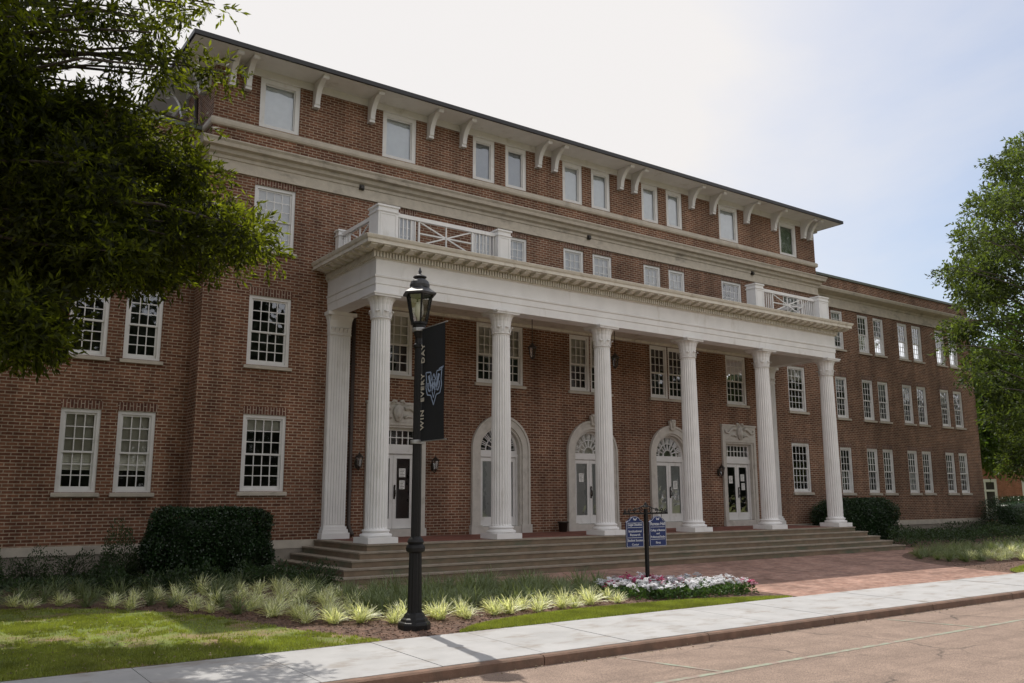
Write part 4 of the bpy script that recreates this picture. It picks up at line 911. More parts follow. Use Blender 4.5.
for k in range(6): c.bar(hexp(0.125, z0+0.02, k), hexp(0.215, z1_, k), 0.022); c.bar(hexp(0.125, z0+0.03, k), hexp(0.125, z0+0.03, k+1), 0.03); c.bar(hexp(0.215, z1_, k), hexp(0.215, z1_, k+1), 0.03)
c.lathe([(0.105, z0), (0.142, z0+0.01), (0.13, z0+0.04)], 6, rot=R(10)); c.obj('lantern_frame', IRON, lp)
MB().lathe([(0.123, z0+0.045), (0.209, z1_-0.01)], 6, cap=False, rot=R(10)).obj('lantern_glass', LGLASS, lp)
SOCK = mat('lamp_opal', (0.75, 0.73, 0.68), 0.35, 0.03, 8)
MB().lathe([(0.03, z0+0.05), (0.035, z0+0.12), (0.065, z0+0.18), (0.07, z0+0.30), (0.05, z0+0.37), (0.01, z0+0.39)], 16).obj('bulb', SOCK, lp, True)
rf_ = MB(); rf_.lathe([(0.232, z1_-0.005), (0.28, z1_+0.0), (0.288, z1_+0.025), (0.19, z1_+0.09), (0.16, z1_+0.12), (0.15, z1_+0.16)], 6, rot=R(10))
rf_.lathe([(0.155, z1_+0.12), (0.16, z1_+0.17), (0.145, z1_+0.22), (0.10, z1_+0.262), (0.05, z1_+0.275), (0.05, z1_+0.29), (0.11, z1_+0.295), (0.105, z1_+0.31), (0.03, z1_+0.345), (0.018, z1_+0.37), (0.03, z1_+0.39), (0.018, z1_+0.42), (0.008, z1_+0.46)], 24)
CAPM = mat('grey_lamp_cap', (0.05, 0.05, 0.055), 0.5, 0.15, 12, spec=0.4)
rf_.obj('lantern_cap', CAPM, lp)
hd = MB()
for z in (2.78+0.05, 4.55): hd.lathe([(0.10, z-0.03), (0.10, z+0.03)], 16)
# banner hangs across the street side of the pole
by0, by1 = LY-0.10, LY-0.80; bz0, bz1 = LZ+2.80, LZ+4.58
ALUM = mat('dull_aluminium', (0.35, 0.35, 0.35), 0.4, 0.1, 8, metallic=0.7)
bn = empty('banner', (LX, LY-0.1, bz0), 'black vertical banner hung from the lamp post with a pale W emblem', 'banner')
NB = 14; bm_ = MB()
def bx(u, v): return LX + 0.018*math.sin(u*5+v*2.2)*math.sin(math.pi*v)
vs = []; 
for i in range(NB+1):
    for j in range(NB+1):
        u, v = i/NB, j/NB; vs.append((bx(u, v)-LX, (by0+(by1-by0)*u)-(LY-0.1), (bz1-bz0)*v))
nv = len(vs)
vs += [(a+0.006, b_, c_) for a, b_, c_ in vs[:nv]]
fs = [(i*(NB+1)+j, (i+1)*(NB+1)+j, (i+1)*(NB+1)+j+1, i*(NB+1)+j+1) for i in range(NB) for j in range(NB)]
fs += [tuple(nv+q for q in reversed(f)) for f in fs]
bm_.add(vs, fs); bm_.obj('banner_cloth', BANNERM, bn, True)
rods = MB()
for z in (0.0, bz1-bz0): rods.tube([(0.0, 0.06, z), (0.0, -0.78, z)], 0.008, 8)
rods.obj('arm', ALUM, bn)
for z in (0.0, bz1-bz0): MB().lathe([(0.105, z-0.03), (0.11, z-0.02), (0.11, z+0.02), (0.105, z+0.03)], 20, (0, 0.1)).obj('pole_clamp', ALUM, bn)
dg_cache = []
def text_mesh(txt, size, m, ext=0.002, align='CENTER', spacing=1.0, bold=0.0):
    cu = bpy.data.curves.new('lettering', 'FONT'); cu.body = txt; cu.size = size; cu.extrude = ext; cu.align_x = align; cu.align_y = 'CENTER'; cu.space_character = spacing; cu.offset = bold
    cu.resolution_u = 2
    o = bpy.data.objects.new('lettering', cu); COL.objects.link(o); bpy.context.view_layer.update()
    me = bpy.data.meshes.new_from_object(o.evaluated_get(bpy.context.evaluated_depsgraph_get())); bpy.data.objects.remove(o)
    me.materials.clear(); me.materials.append(m); return me
# local text frame on the -X face: text x -> +Z, text y -> +Y, normal -> -X
TM = Matrix(((0, 0, -1, 0), (0, 1, 0, 0), (1, 0, 0, 0), (0, 0, 0, 1)))
for word, zc_ in (('WIN', 0.33), ('EVERY', 0.83), ('DAY', 1.37)):
    t = ob('lettering', text_mesh(word, 0.138, LETTER, 0.002, spacing=1.2, bold=0.003), bn)
    t.matrix_local = Matrix.Translation((-0.022, -0.085, zc_)) @ TM
lg = MB()
def stroke(pts, w, d=0.004, off=0.0):
    # pts in emblem plane (u to the right seen from -X i.e. -Y, v up)
    for a, b_ in zip(pts, pts[1:]):
        lg.bar((-0.026-off, -0.43-a[0]*0.92, 0.84+a[1]*0.80), (-0.026-off, -0.43-b_[0]*0.92, 0.84+b_[1]*0.80), w, d, (1, 0, 0))
for sg in (-1, 1):
    stroke([(sg*0.165, 0.20), (sg*0.075, -0.09), (0, 0.10)], 0.050)
    stroke([(0, 0.22), (sg*0.07, 0.08), (sg*0.10, 0.26), (sg*0.26, 0.27), (sg*0.235, 0.10), (sg*0.255, -0.02), (sg*0.205, -0.17), (sg*0.09, -0.19), (0, -0.38)], 0.018, off=0.001)
    stroke([(sg*0.185, 0.06), (sg*0.185, -0.04), (sg*0.15, -0.10), (sg*0.11, -0.10)], 0.030, off=0.002)
stroke([(-0.045, -0.12), (0, -0.02), (0.045, -0.12), (0, -0.25), (-0.045, -0.12)], 0.014, off=0.003)
stroke([(0.24, 0.27), (0.31, 0.32), (0.17, 0.29)], 0.018, off=0.003)
lg.obj('emblem', LOGOB, bn)

# ------------------------------------------------------------------ campus sign
SX, SY = -5.68, -8.3; SZ = gz(SY)
sp_ = empty('sign_post', (SX, SY, SZ-0.1), 'black iron sign post with scrolled arms standing in the flower bed', 'sign post')
m = MB(); m.box(-0.031, 0.031, -0.031, 0.031, 0, 1.76); m.lathe([(0.05, 1.78), (0.06, 1.80), (0.035, 1.83), (0.02, 1.88), (0.0, 1.90)], 12); m.obj('pole', IRON, sp_)
az = 0.405-SZ+0.1
m = MB(); m.box(-0.62, 0.62, -0.018, 0.018, az-0.018, az+0.018)
m.obj('crossbar', IRON, sp_)
m = MB()
for s in (-1, 1):
    for (c0, r0) in ((0.13, 0.06), (0.30, 0.05), (0.45, 0.045), (0.57, 0.04)):
        pts = [(s*(c0+r0*(1-i/26)*math.cos(R(-90+i*22))), 0, az+0.02+r0+r0*(1-i/26)*math.sin(R(-90+i*22))) for i in range(22)]
        m.tube(pts, 0.009, 6)
    m.tube([(s*0.05, 0, az+0.16), (s*0.22, 0, az+0.10), (s*0.38, 0, az+0.06), (s*0.61, 0, az+0.02)], 0.010, 6)
m.obj('scrollwork', IRON, sp_)
def board(cx, lines, label):
    W_, H_ = 0.53, 0.67; zt = 0.27
    r = empty('hanging_sign', (SX+cx, SY, -0.265), label, 'sign', 'blue signs hanging from the sign post'); r.scale = (0.90, 0.90, 0.79)
    pts = [(-W_/2, 0.02), (-W_/2+0.02, 0.0), (W_/2-0.02, 0.0), (W_/2, 0.02), (W_/2, H_-0.04), (W_/2-0.05, H_+0.0), (W_/2-0.11, H_+0.015)] + [(0.17*math.cos(R(a)), H_-0.01+0.12*math.sin(R(a))) for a in range(10, 171, 16)] + [(-W_/2+0.11, H_+0.015), (-W_/2+0.05, H_), (-W_/2, H_-0.04)]
    m = MB(); m.prism(pts, 'y', -0.015, 0.015); m.obj('board', SIGNB, r)
    rim = MB()
    for a, b_ in zip(pts, pts[1:]+pts[:1]): rim.bar((a[0]*0.965, -0.017, a[1]*0.97+0.012), (b_[0]*0.965, -0.017, b_[1]*0.97+0.012), 0.006, 0.004, (0, 1, 0))
    rim.obj('border', SIGNW, r)
    for (txt, z, sz) in lines:
        if txt == '-': MB().box(-W_/2+0.04, W_/2-0.04, -0.018, -0.0152, z, z+0.008).obj('divider', SIGNW, r); continue
        o = ob('lettering', text_mesh(txt, sz, SIGNW, 0.0015), r); o.rotation_euler.x = R(90); o.location = (0, -0.017, z)
        wd = max(v.co.x for v in o.data.vertices)-min(v.co.x for v in o.data.vertices)
        if wd > W_-0.07: o.scale.x = (W_-0.07)/wd
    e = MB()
    for k in range(3): pass
    for sg in (-1, 1): e.bar((sg*0.05, -0.017, 0.735), (sg*0.022, -0.017, 0.675), 0.012, 0.004, (0, 1, 0)); e.bar((sg*0.022, -0.017, 0.675), (0, -0.0175, 0.715), 0.012, 0.004, (0, 1, 0))
    e.obj('crest', SIGNW, r)
    hk = MB()
    for sg in (-1, 1): hk.tube([(sg*0.14, 0, H_+0.05), (sg*0.14, 0, (0.387+0.265)/0.79)], 0.006, 6)
    hk.obj('hook', IRON, r)
board(-0.325, [('-', 0.605, 0), ('Legal Studies', 0.565, 0.085), ('-', 0.49, 0), ('Institutional', 0.40, 0.085), ('Research', 0.31, 0.085), ('-', 0.235, 0), ('Student Success', 0.17, 0.085), ('Center', 0.065, 0.075)], 'left blue hanging sign with arched top listing several offices in five lines')
board(0.32, [('Reneau Hall', 0.575, 0.12), ('-', 0.49, 0), ('College of Business', 0.41, 0.08), ('and', 0.325, 0.07), ('Professional Studies', 0.24, 0.08), ('-', 0.175, 0), ('First', 0.09, 0.085)], 'right blue hanging sign with the hall name in larger lettering at the top')
# ------------------------------------------------------------------ plants
def clump_mesh(name, m, nb, h, lay, w, seed):
    """spiky rosette: blades radiating from the crown, gently bent by their weight"""
    rng = np.random.default_rng(seed); Vs = []; Fs = []; o = 0
    for k in range(nb):
        a = rng.uniform(0, 2*np.pi); L_ = h*rng.uniform(0.6, 1.25); tilt = np.radians(90*lay*rng.random()**0.7); b0 = rng.normal(0, 0.028, 2); sag = rng.uniform(0.15, 0.75)
        d = np.array([np.cos(a), np.sin(a)]); s = np.array([-d[1], d[0]]); r_, z_ = 0.0, 0.0; prev = 0
        for t, ww in ((0, 0.7), (0.3, 1.0), (0.6, 0.9), (0.85, 0.55), (1.0, 0.1)):
            ang = tilt+sag*t*t; st = (t-prev)*L_; prev = t; r_ += st*math.sin(ang); z_ = max(0.005, z_+st*math.cos(ang)); p = b0+d*r_; ww *= w
            Vs += [(p[0]-s[0]*ww, p[1]-s[1]*ww, z_), (p[0]+s[0]*ww, p[1]+s[1]*ww, z_+0.004)]
        Fs += [(o+2*i, o+2*i+1, o+2*i+3, o+2*i+2) for i in range(4)]; o += 10
    return fast_mesh(name, np.array(Vs), np.array(Fs), m)
LV = [clump_mesh('liriope_clump', LIRV, 90, 0.29, 0.72, 0.0070, 100+k) for k in range(4)]
LG = [clump_mesh('liriope_clump', LIRG, 85, 0.36, 0.75, 0.0062, 200+k) for k in range(4)]
def place_clump(meshes, i, x, y, s, label, group):
    o = ob('liriope_clump', meshes[i % len(meshes)], None, (x, y, gz(y)-0.02)); o.scale = (s, s, s*random.uniform(0.9, 1.1)); o.rotation_euler.z = random.uniform(0, 6.28)
    return tag(o, label, 'plant', group)
n = 0
frontrow = smooth_curve([(-13.1, -8.35), (-12.4, -8.8), (-11.4, -9.15), (-10.2, -9.22), (-8.9, -9.18), (-7.0, -9.05)], 20)
# keep a spacing of about 0.45 m along the front rows
def along(curve, step):
    acc = 0; yield curve[0]
    for a, b_ in zip(curve, curve[1:]):
        acc += math.dist(a, b_)
        if acc >= step: acc = 0; yield b_
for row, (dy, cnt) in enumerate(((0, 0), (0.36, 0))):
    for (x, y) in along(frontrow, 0.43 if row == 0 else 0.50):
        xx, yy = x+random.uniform(-.12, .12)+0.22*row, y+dy+random.uniform(-.09, .09)
        if math.dist((xx, yy), (LX, LY)) < 0.42: continue
        place_clump(LV, n, xx, yy, random.uniform(0.78, 1.2), 'cream variegated grassy clump in the front rows of the bed around the lamp post', 'variegated clumps in the front rows'); n += 1
gpoly = [(-20, -1.2), (-20, -3.4), (-17.4, -4.1), (-15.7, -4.7), (-14.5, -5.9), (-13.5, -7.3), (-12.9, -8.0), (-11.4, -8.45), (-8.8, -8.5), (-7.3, -8.4), (-6.0, -7.5), (-6.6, -6.7), (-8.2, -5.95), (-11.3, -5.15), (-11.6, -3.4), (-14, -2.6)]
rng = np.random.default_rng(42); pts = []
for _ in range(6000):
    x, y = rng.uniform(-20, -6.5), rng.uniform(-8.5, -1.2)
    if not inpoly(np.array([x]), np.array([y]), gpoly)[0]: continue
    if all((x-a)**2+(y-b_)**2 > 0.41**2 for a, b_ in pts): pts.append((x, y))
pts.sort(key=lambda p: (p[0]+18.5)**2+(p[1]+21.6)**2)
xs_ = [p for p in pts]
for _ in range(5000):
    x, y = rng.uniform(-11.9, -6), rng.uniform(-8.45, -5.2)
    if inpoly(np.array([x]), np.array([y]), gpoly)[0] and all((x-a)**2+(y-b_)**2 > 0.29**2 for a, b_ in pts): pts.append((x, y))
for (x, y) in pts[:270]:
    fr = x < -12.0+0.5*(y+8) and y < -3.4 and rng.random() < 0.7; place_clump(LV if fr else LG, n, x, y, random.uniform(0.72, 1.2), 'variegated grassy clump in the shaded left part of the bed before the hedge' if fr else 'green grassy clump in the shaded bed between hedge, steps and flowers', 'variegated clumps in the shaded bed' if fr else 'green clumps at the back of the left bed'); n += 1
# right bed
rpoly = [(8.4, -5.7), (10.4, -5.2), (13.5, -5.1), (24, -5.5), (24, -7.4), (14, -7.9), (9.4, -8.6), (7.2, -8.0), (7.2, -6.8)]
pts = []
for _ in range(6000):
    x, y = rng.uniform(6, 24), rng.uniform(-9.2, -5)
    if not inpoly(np.array([x]), np.array([y]), rpoly)[0]: continue
    if all((x-a)**2+(y-b_)**2 > 0.47**2 for a, b_ in pts): pts.append((x, y))
pts.sort(key=lambda p: (p[0]+18.5)**2+(p[1]+21.6)**2)
for (x, y) in pts[:110]:
    sunny = y < -6.9 and x > 8.3
    place_clump(LV if sunny else LG, n, x, y, random.uniform(0.85, 1.2),
                'pale yellow grassy clump along the front of the bed right of the plaza' if sunny else 'green grassy clump in the bed right of the brick plaza',
                'yellow clumps in the right bed' if sunny else 'green clumps in the right bed'); n += 1
# white bedding flowers
def blossom_mesh(m, seed):
    rng_ = np.random.default_rng(seed); Vs = []; 
    V_, F_ = [], []; o = 0
    for k in range(14):
        c = rng_.normal(0, 0.022, 3); c[2] = abs(c[2])*0.8
        for q in range(5):
            a = 2*math.pi*q/5+rng_.uniform(0, .5); d = np.array([math.cos(a), math.sin(a), rng_.uniform(0.1, .6)]); s = np.array([-d[1], d[0], 0])
            V_ += [c, c+d*0.012+s*0.009, c+d*0.024, c+d*0.012-s*0.009]; F_.append((o, o+1, o+2, o+3)); o += 4
    return fast_mesh('blossom', np.array(V_), np.array(F_), m)
def foliage_tuft(seed, m=FLOWL, nl=110, r=0.17, h=0.20):
    rng_ = np.random.default_rng(seed); P = np.stack([rng_.normal(0, r*0.55, nl), rng_.normal(0, r*0.55, nl), rng_.uniform(0.0, h, nl)], 1)
    D = P*np.array([1.5, 1.5, 0.3])+rng_.normal(0, .12, (nl, 3))+np.array([0, 0, .05]); V_, F_ = leaf_arrays(P, D, rng_.uniform(0.05, 0.09, nl), rng_.uniform(0.025, 0.04, nl), rng_); return fast_mesh('leaves', V_, F_, m)
BW = [blossom_mesh(PETW, 1), blossom_mesh(PETW, 2)]; BP = [blossom_mesh(PETP, 3)]; BPL = [blossom_mesh(PETL, 4)]
FT = [foliage_tuft(5), foliage_tuft(6), foliage_tuft(7)]
fpoly = [(-7.15, -8.9), (-6.6, -9.3), (-5.5, -9.45), (-4.9, -9.3), (-4.45, -8.75), (-4.6, -8.0), (-5.3, -7.2), (-6.3, -6.7), (-5.2, -6.2), (-3.9, -6.0), (-3.6, -6.6), (-4.4, -7.6)]
fpoly = [(-6.9, -8.5), (-6.5, -9.2), (-5.6, -9.45), (-4.7, -9.55), (-4.0, -9.45), (-3.75, -9.1), (-3.9, -8.5), (-4.4, -7.9), (-5.2, -7.55), (-6.2, -7.6), (-6.7, -8.0)]
fpoly2 = [(-5.6, -7.9), (-5.0, -8.2), (-5.0, -7.8)]
pts = []
for _ in range(5000):
    x, y = rng.uniform(-7.3, -3.4), rng.uniform(-9.5, -6)
    if not (inpoly(np.array([x]), np.array([y]), fpoly)[0] or inpoly(np.array([x]), np.array([y]), fpoly2)[0]): continue
    if math.dist((x, y), (SX, SY)) < 0.12: continue
    if all((x-a)**2+(y-b_)**2 > 0.215**2 for a, b_ in pts): pts.append((x, y))
for (x, y) in pts[:150]:
    pk = (rng.random() < (0.34 if (y > -8.8 and x > -5.8 and x < -4.5) else 0.03))
    r = empty('bedding_flower', (x, y, gz(y)-0.02), 'white flowering bedding plant massed in front of the blue signs' if not pk else 'pink flowering bedding plant among the white ones below the blue signs', 'flowers',
              'white bedding flowers' if not pk else 'pink bedding flowers', rng.uniform(0, 6.28))
    ob('leaves', FT[int(rng.integers(3))], r)
    for k in range(int(rng.integers(3, 7))):
        a, d = rng.uniform(0, 6.28), rng.uniform(0.02, 0.18)
        ms_ = BW if not pk else (BP if rng.random() < .7 else BPL)
        o = ob('blossom', ms_[int(rng.integers(len(ms_)))], r, (d*math.cos(a), d*math.sin(a), rng.uniform(0.17, 0.27))); o.scale = (rng.uniform(1.0, 1.6),)*3; o.rotation_euler = (rng.normal(0, .3), rng.normal(0, .3), a)
# hedges: sheared leafy blocks
def hedge(name, cx, cy, sx, sy, z0, z1_, n, label, seed, leaf=0.045, rz=0.0, m=HEDGEL):
    rng_ = np.random.default_rng(seed); hx, hy, hz = sx/2, sy/2, (z1_-z0)/2; c = np.array([0, 0, (z0+z1_)/2])
    u = rng_.normal(size=(n, 3)); u = unit(u); p = 4.2
    k = (np.abs(u)**p).sum(1, keepdims=True)**(-1/p); S = u*k*np.array([hx, hy, hz])      # superellipsoid shell
    lump = 1+0.045*np.sin(S[:, 0:1]*5+1)*np.sin(S[:, 1:2]*4+2)+0.05*np.sin(S[:, 2:3]*6+S[:, 0:1]*3) + rng_.normal(0, .018, (n, 1))
    P = c+S*lump*(1-0.22*rng_.random((n, 1))**1.3)
    D = S/np.array([hx, hy, hz])**2*0.25+rng_.normal(size=(n, 3))*0.7
    V_, F_ = leaf_arrays(P, D, rng_.uniform(.6, 1.3, n)*leaf, rng_.uniform(.4, .7, n)*leaf, rng_)
    # a solid inner hull added inside the leaves to block light
    gx = 28; th = np.linspace(0, 2*np.pi, gx, endpoint=False); ph = np.linspace(-np.pi/2, np.pi/2, 15); sg = lambda v: np.sign(v)*np.abs(v)**0.38
    Vb = np.array([(hx*.72*sg(np.cos(b_))*sg(np.cos(a)), hy*.66*sg(np.cos(b_))*sg(np.sin(a)), c[2]+hz*.74*sg(np.sin(b_))) for b_ in ph for a in th]); o = len(V_)
    Fb = np.array([(o+i*gx+j, o+i*gx+(j+1) % gx, o+(i+1)*gx+(j+1) % gx, o+(i+1)*gx+j) for i in range(14) for j in range(gx)])
    r = empty(name, (cx, cy, 0), label, 'hedge', None, rz)
    ob('foliage', fast_mesh('foliage', np.concatenate([V_, Vb]), np.concatenate([F_, Fb]), m), r)
    st_ = MB()
    for k_ in range(4): xx = (-0.35+0.23*k_)*sx; st_.tube([(xx, 0, -1.15), (xx+0.06, 0.04, z0+0.5)], [0.035, 0.02], 6)
    st_.obj('stem', BARK, r)
hedge('clipped_hedge', -12.55, -1.55, 2.65, 1.2, -1.05, 0.53, 42000, 'large dark clipped hedge against the brick wall left of the steps', 1, 0.06)
hedge('clipped_hedge', 12.6, -1.1, 4.3, 1.5, -1.0, 0.64, 40000, 'dark rounded hedge behind the right end column of the portico', 2, 0.07)
hedge('clipped_hedge', 30.0, -0.2, 10.5, 1.8, -1.0, 0.70, 24000, 'distant dark hedge beyond the end of the right wing', 3, 0.07)
def shrub(cx, cy, r_, h, n, label, seed, m=COVERL, leaf=0.06, name='shrub', group=None):
    rng_ = np.random.default_rng(seed); u = unit(rng_.normal(size=(n, 3))); u[:, 2] = np.abs(u[:, 2]); rr = rng_.random((n, 1))**0.4
    P = u*rr*np.array([r_, r_, h])*(1+0.25*np.sin(u[:, 0:1]*5+seed)); D = u+rng_.normal(size=(n, 3))*.6+np.array([0, 0, .3]); V_, F_ = leaf_arrays(P, D, rng_.uniform(.7, 1.3, n)*leaf, rng_.uniform(.3, .5, n)*leaf, rng_)
    r = empty(name, (cx, cy, gz(cy)-0.02), label, 'shrub', group); ob('foliage', fast_mesh('foliage', V_, F_, m), r)
    st_ = MB()
    for k in range(5): a = 1.257*k; st_.tube([(0, 0, 0), (0.45*r_*math.cos(a), 0.45*r_*math.sin(a), h*0.6)], [0.018, 0.006], 5)
    st_.obj('stem', BARK, r)
shrub(-14.25, -1.1, 0.75, 1.15, 5200, 'loose dark shrub at the left end of the clipped hedge', 21)
for k, (x, y) in enumerate(((-15.1, -0.3), (-15.9, -0.2), (-16.7, -0.5), (-17.6, -0.4), (-18.5, -0.6))):
    shrub(x, y, 0.5, 0.75, 1600, 'low dark foundation shrub in the row under the left wing windows', 30+k, group='foundation shrubs under the left wing')
for k, (x, y) in enumerate(((-12.9, -3.0), (-12.0, -2.9), (-11.2, -3.1), (-13.8, -3.2), (-10.95, -3.9), (-14.8, -2.9))):
    shrub(x, y, 0.55, 0.48, 1500, 'low leafy evergreen mound in front of the clipped left hedge', 40+k, leaf=0.07, group='evergreen mounds left of the steps')
def cover(poly, n, h, seed, label, m=COVERL, leaf=0.085):
    rng_ = np.random.default_rng(seed); x, y = scatter(poly, n, rng_); k = len(x); hh = h*(0.35+0.9*vnoise(x, y, 0.8, seed))
    P = np.stack([x, y, GZ(y)+hh*rng_.random(k)**0.5], 1); D = rng_.normal(size=(k, 3))*.7+np.array([0, 0, .5]); V_, F_ = leaf_arrays(P, D, rng_.uniform(.7, 1.3, k)*leaf, rng_.uniform(.35, .55, k)*leaf, rng_)
    return tag(ob('ground_cover', fast_mesh('ground_cover', V_, F_, m)), label, 'ground cover', kind='stuff')
cover([(10.9, -4.4), (11.2, -3.2), (13, -2.2), (15.5, 0.3), (30, 0.4), (36, -3), (30, -5.4), (14, -5.0)], 34000, 0.62, 51, 'dark leafy ground cover in front of the right wing')
cover([(14, -5.0), (24, -5.3), (34, -4.4), (34, -8), (24, -7.6)], 14000, 0.4, 52, 'green ground cover on the far right lawn edge', LIRG)
cover([(-20, 0.4), (-13, 0.5), (-12.7, -0.9), (-11, -0.8), (-11, -2.6), (-14, -3.2), (-20, -2.0)], 9000, 0.3, 53, 'low dark leafy ground cover along the left foundation')

# ------------------------------------------------------------------ trees
def limb(mb, p, q, r0, r1, seed, n=7):
    rg = random.Random(seed); p = Vector(p); q = Vector(q); Ln = (q-p).length; pts, rad = [], []
    for i in range(n):
        t = i/(n-1); c = p.lerp(q, t)+Vector((rg.uniform(-1, 1), rg.uniform(-1, 1), rg.uniform(-1, 1)))*Ln*0.035*math.sin(math.pi*t)+Vector((0, 0, Ln*0.10*math.sin(math.pi*t)))
        pts.append(c); rad.append(r0+(r1-r0)*t)
    mb.tube(pts, rad, 7)
def tree(name, base, h, tr, clusters, rads, label, group, leafm, ntw, nlf, tl, ln, wd, seed, droop=0.25, limbs=True, lean=(0, 0), flat=0.75):
    r = empty(name, base, label, 'tree', group)
    b = Vector(base); tk = MB(); top = b+Vector((lean[0], lean[1], h)); n_ = 9; pts = []; rd = []
    for i in range(n_):
        t = i/(n_-1); pts.append(Vector((lean[0]*t*t+0.12*math.sin(3*t+seed), lean[1]*t*t+0.1*math.cos(4*t+seed)-0.1, h*t))); rd.append(tr*(1.45-0.6*t if t < 0.12 else 1.0)*(1-0.8*t))
    tk.tube(pts, rd, 12)
    if limbs:
        for k, c in enumerate(clusters):
            c = Vector(c)-b; hz = min(0.92, max(0.3, (c.z/h)*0.75-0.02*0)); 
            i = hz*(n_-1); i0 = int(i); s_ = pts[i0].lerp(pts[min(i0+1, n_-1)], i-i0); limb(tk, s_, c, max(0.02, tr*0.22*(1-hz*0.6)), 0.012, seed*100+k)
    tk.obj('trunk', BARK, r, True)
    V_, F_ = twig_leaves([tuple(Vector(c)-b) for c in clusters], rads, ntw, nlf, tl, ln, wd, seed, droop, flat)
    ob('crown', fast_mesh('crown', V_, F_, leafm), r)
    return r
LEFT=[(-17.67, -8.76, 7.26), (-17.58, -7.55, 7.96), (-17.67, -9.56, 6.9), (-17.09, -8.77, 7.5), (-16.99, -6.76, 8.47), (-17.2, -9.09, 7.22), (-16.6, -8.48, 7.87), (-16.73, -9.38, 7.4), (-16.78, -8.58, 7.71), (-16.06, -8.53, 7.92), (-15.75, -7.17, 8.81), (-15.82, -6.88, 8.78), (-15.7, -8.12, 8.58), (-15.62, -8.86, 8.15), (-15.49, -7.47, 8.87), (-15.32, -8.61, 8.38), (-14.9, -7.61, 8.99), (-14.61, -6.44, 9.58), (-17.66, -8.33, 6.74), (-17.35, -6.32, 7.78), (-17.58, -7.17, 7.27), (-17.25, -8.43, 7.25), (-16.9, -6.7, 8.15), (-17.06, -6.88, 8.0), (-15.91, -8.71, 7.42), (-16.11, -9.45, 7.23), (-15.72, -7.16, 8.18), (-15.61, -8.02, 7.31), (-15.84, -8.55, 7.13), (-16.01, -9.49, 6.72), (-17.51, -8.39, 6.35), (-17.32, -6.65, 6.85), (-17.31, -6.55, 7.03), (-16.89, -8.48, 6.17), (-16.8, -7.7, 6.4), (-16.87, -7.88, 6.37), (-17.74, -8.76, 5.35), (-17.64, -7.83, 5.93), (-17.66, -8.19, 5.79), (-17.24, -8.38, 5.82), (-17.17, -7.47, 6.01), (-17.21, -8.4, 5.66), (-17.47, -8.98, 4.85), (-17.21, -6.32, 5.78), (-17.3, -7.58, 5.39), (-16.8, -8.69, 5.4), (-16.78, -8.58, 5.39), (-16.87, -9.51, 5.08), (-16.32, -8.69, 5.53), (-16.36, -8.79, 5.58), (-16.11, -7.23, 6.19), (-15.66, -8.67, 5.7), (-15.41, -6.69, 6.44), (-15.36, -7.39, 6.19), (-15.33, -8.78, 5.6), (-15.19, -8.95, 5.49), (-15.34, -8.98, 5.46), (-16.85, -8.36, 4.73), (-17.06, -9.16, 4.37), (-16.99, -8.68, 4.6), (-16.34, -8.58, 4.78), (-16.51, -9.07, 4.61), (-15.86, -6.61, 5.55), (-15.42, -8.05, 5.28), (-15.21, -7.06, 5.49), (-15.54, -7.84, 5.29), (-15.12, -8.77, 4.97), (-14.88, -8.62, 5.19), (-14.32, -6.53, 5.64), (-14.21, -8.1, 4.96), (-14.72, -9.56, 4.6), (-14.43, -8.58, 4.81), (-17.17, -8.59, 4.05), (-17.3, -8.44, 4.0), (-17.15, -7.98, 4.26), (-16.68, -8.8, 4.03), (-16.65, -9.02, 3.96), (-16.34, -6.86, 4.75), (-15.89, -8.37, 4.45), (-16.08, -8.68, 4.22), (-15.93, -8.16, 4.31), (-15.57, -9.0, 4.33), (-15.59, -9.18, 4.08), (-15.01, -6.7, 4.88), (-14.78, -8.68, 4.36), (-14.33, -7.4, 4.72), (-14.86, -8.95, 4.34), (-17.27, -8.44, 3.42), (-17.46, -9.33, 3.22), (-17.17, -7.54, 3.6), (-16.79, -8.2, 3.73), (-16.83, -8.33, 3.64), (-16.77, -8.17, 3.73), (-16.33, -8.76, 3.77), (-16.46, -9.36, 3.68), (-15.86, -6.61, 4.37), (-15.56, -8.1, 3.97), (-15.7, -8.02, 3.83), (-15.36, -7.35, 4.01), (-17.35, -8.33, 2.9), (-17.48, -9.25, 2.86), (-17.42, -9.11, 2.88), (-17.32, -8.91, 2.88), (-17.34, -8.99, 2.88), (-17.2, -9.19, 2.9), (-17.55, -8.16, 4.81), (-17.66, -6.88, 5.11), (-17.59, -7.86, 5.0), (-17.72, -8.25, 6.64), (-17.8, -8.5, 6.33), (-17.9, -8.78, 6.32)]
LEFTS=[(-15.01, -8.3, 7.51), (-14.74, -8.3, 7.52), (-15.29, -8.3, 7.56), (-15.08, -8.3, 6.52), (-16.3, -8.3, 7.25), (-16.61, -8.3, 6.76), (-16.12, -8.3, 6.66), (-14.15, -8.3, 4.71), (-13.99, -8.3, 4.67), (-14.96, -8.3, 8.63)]
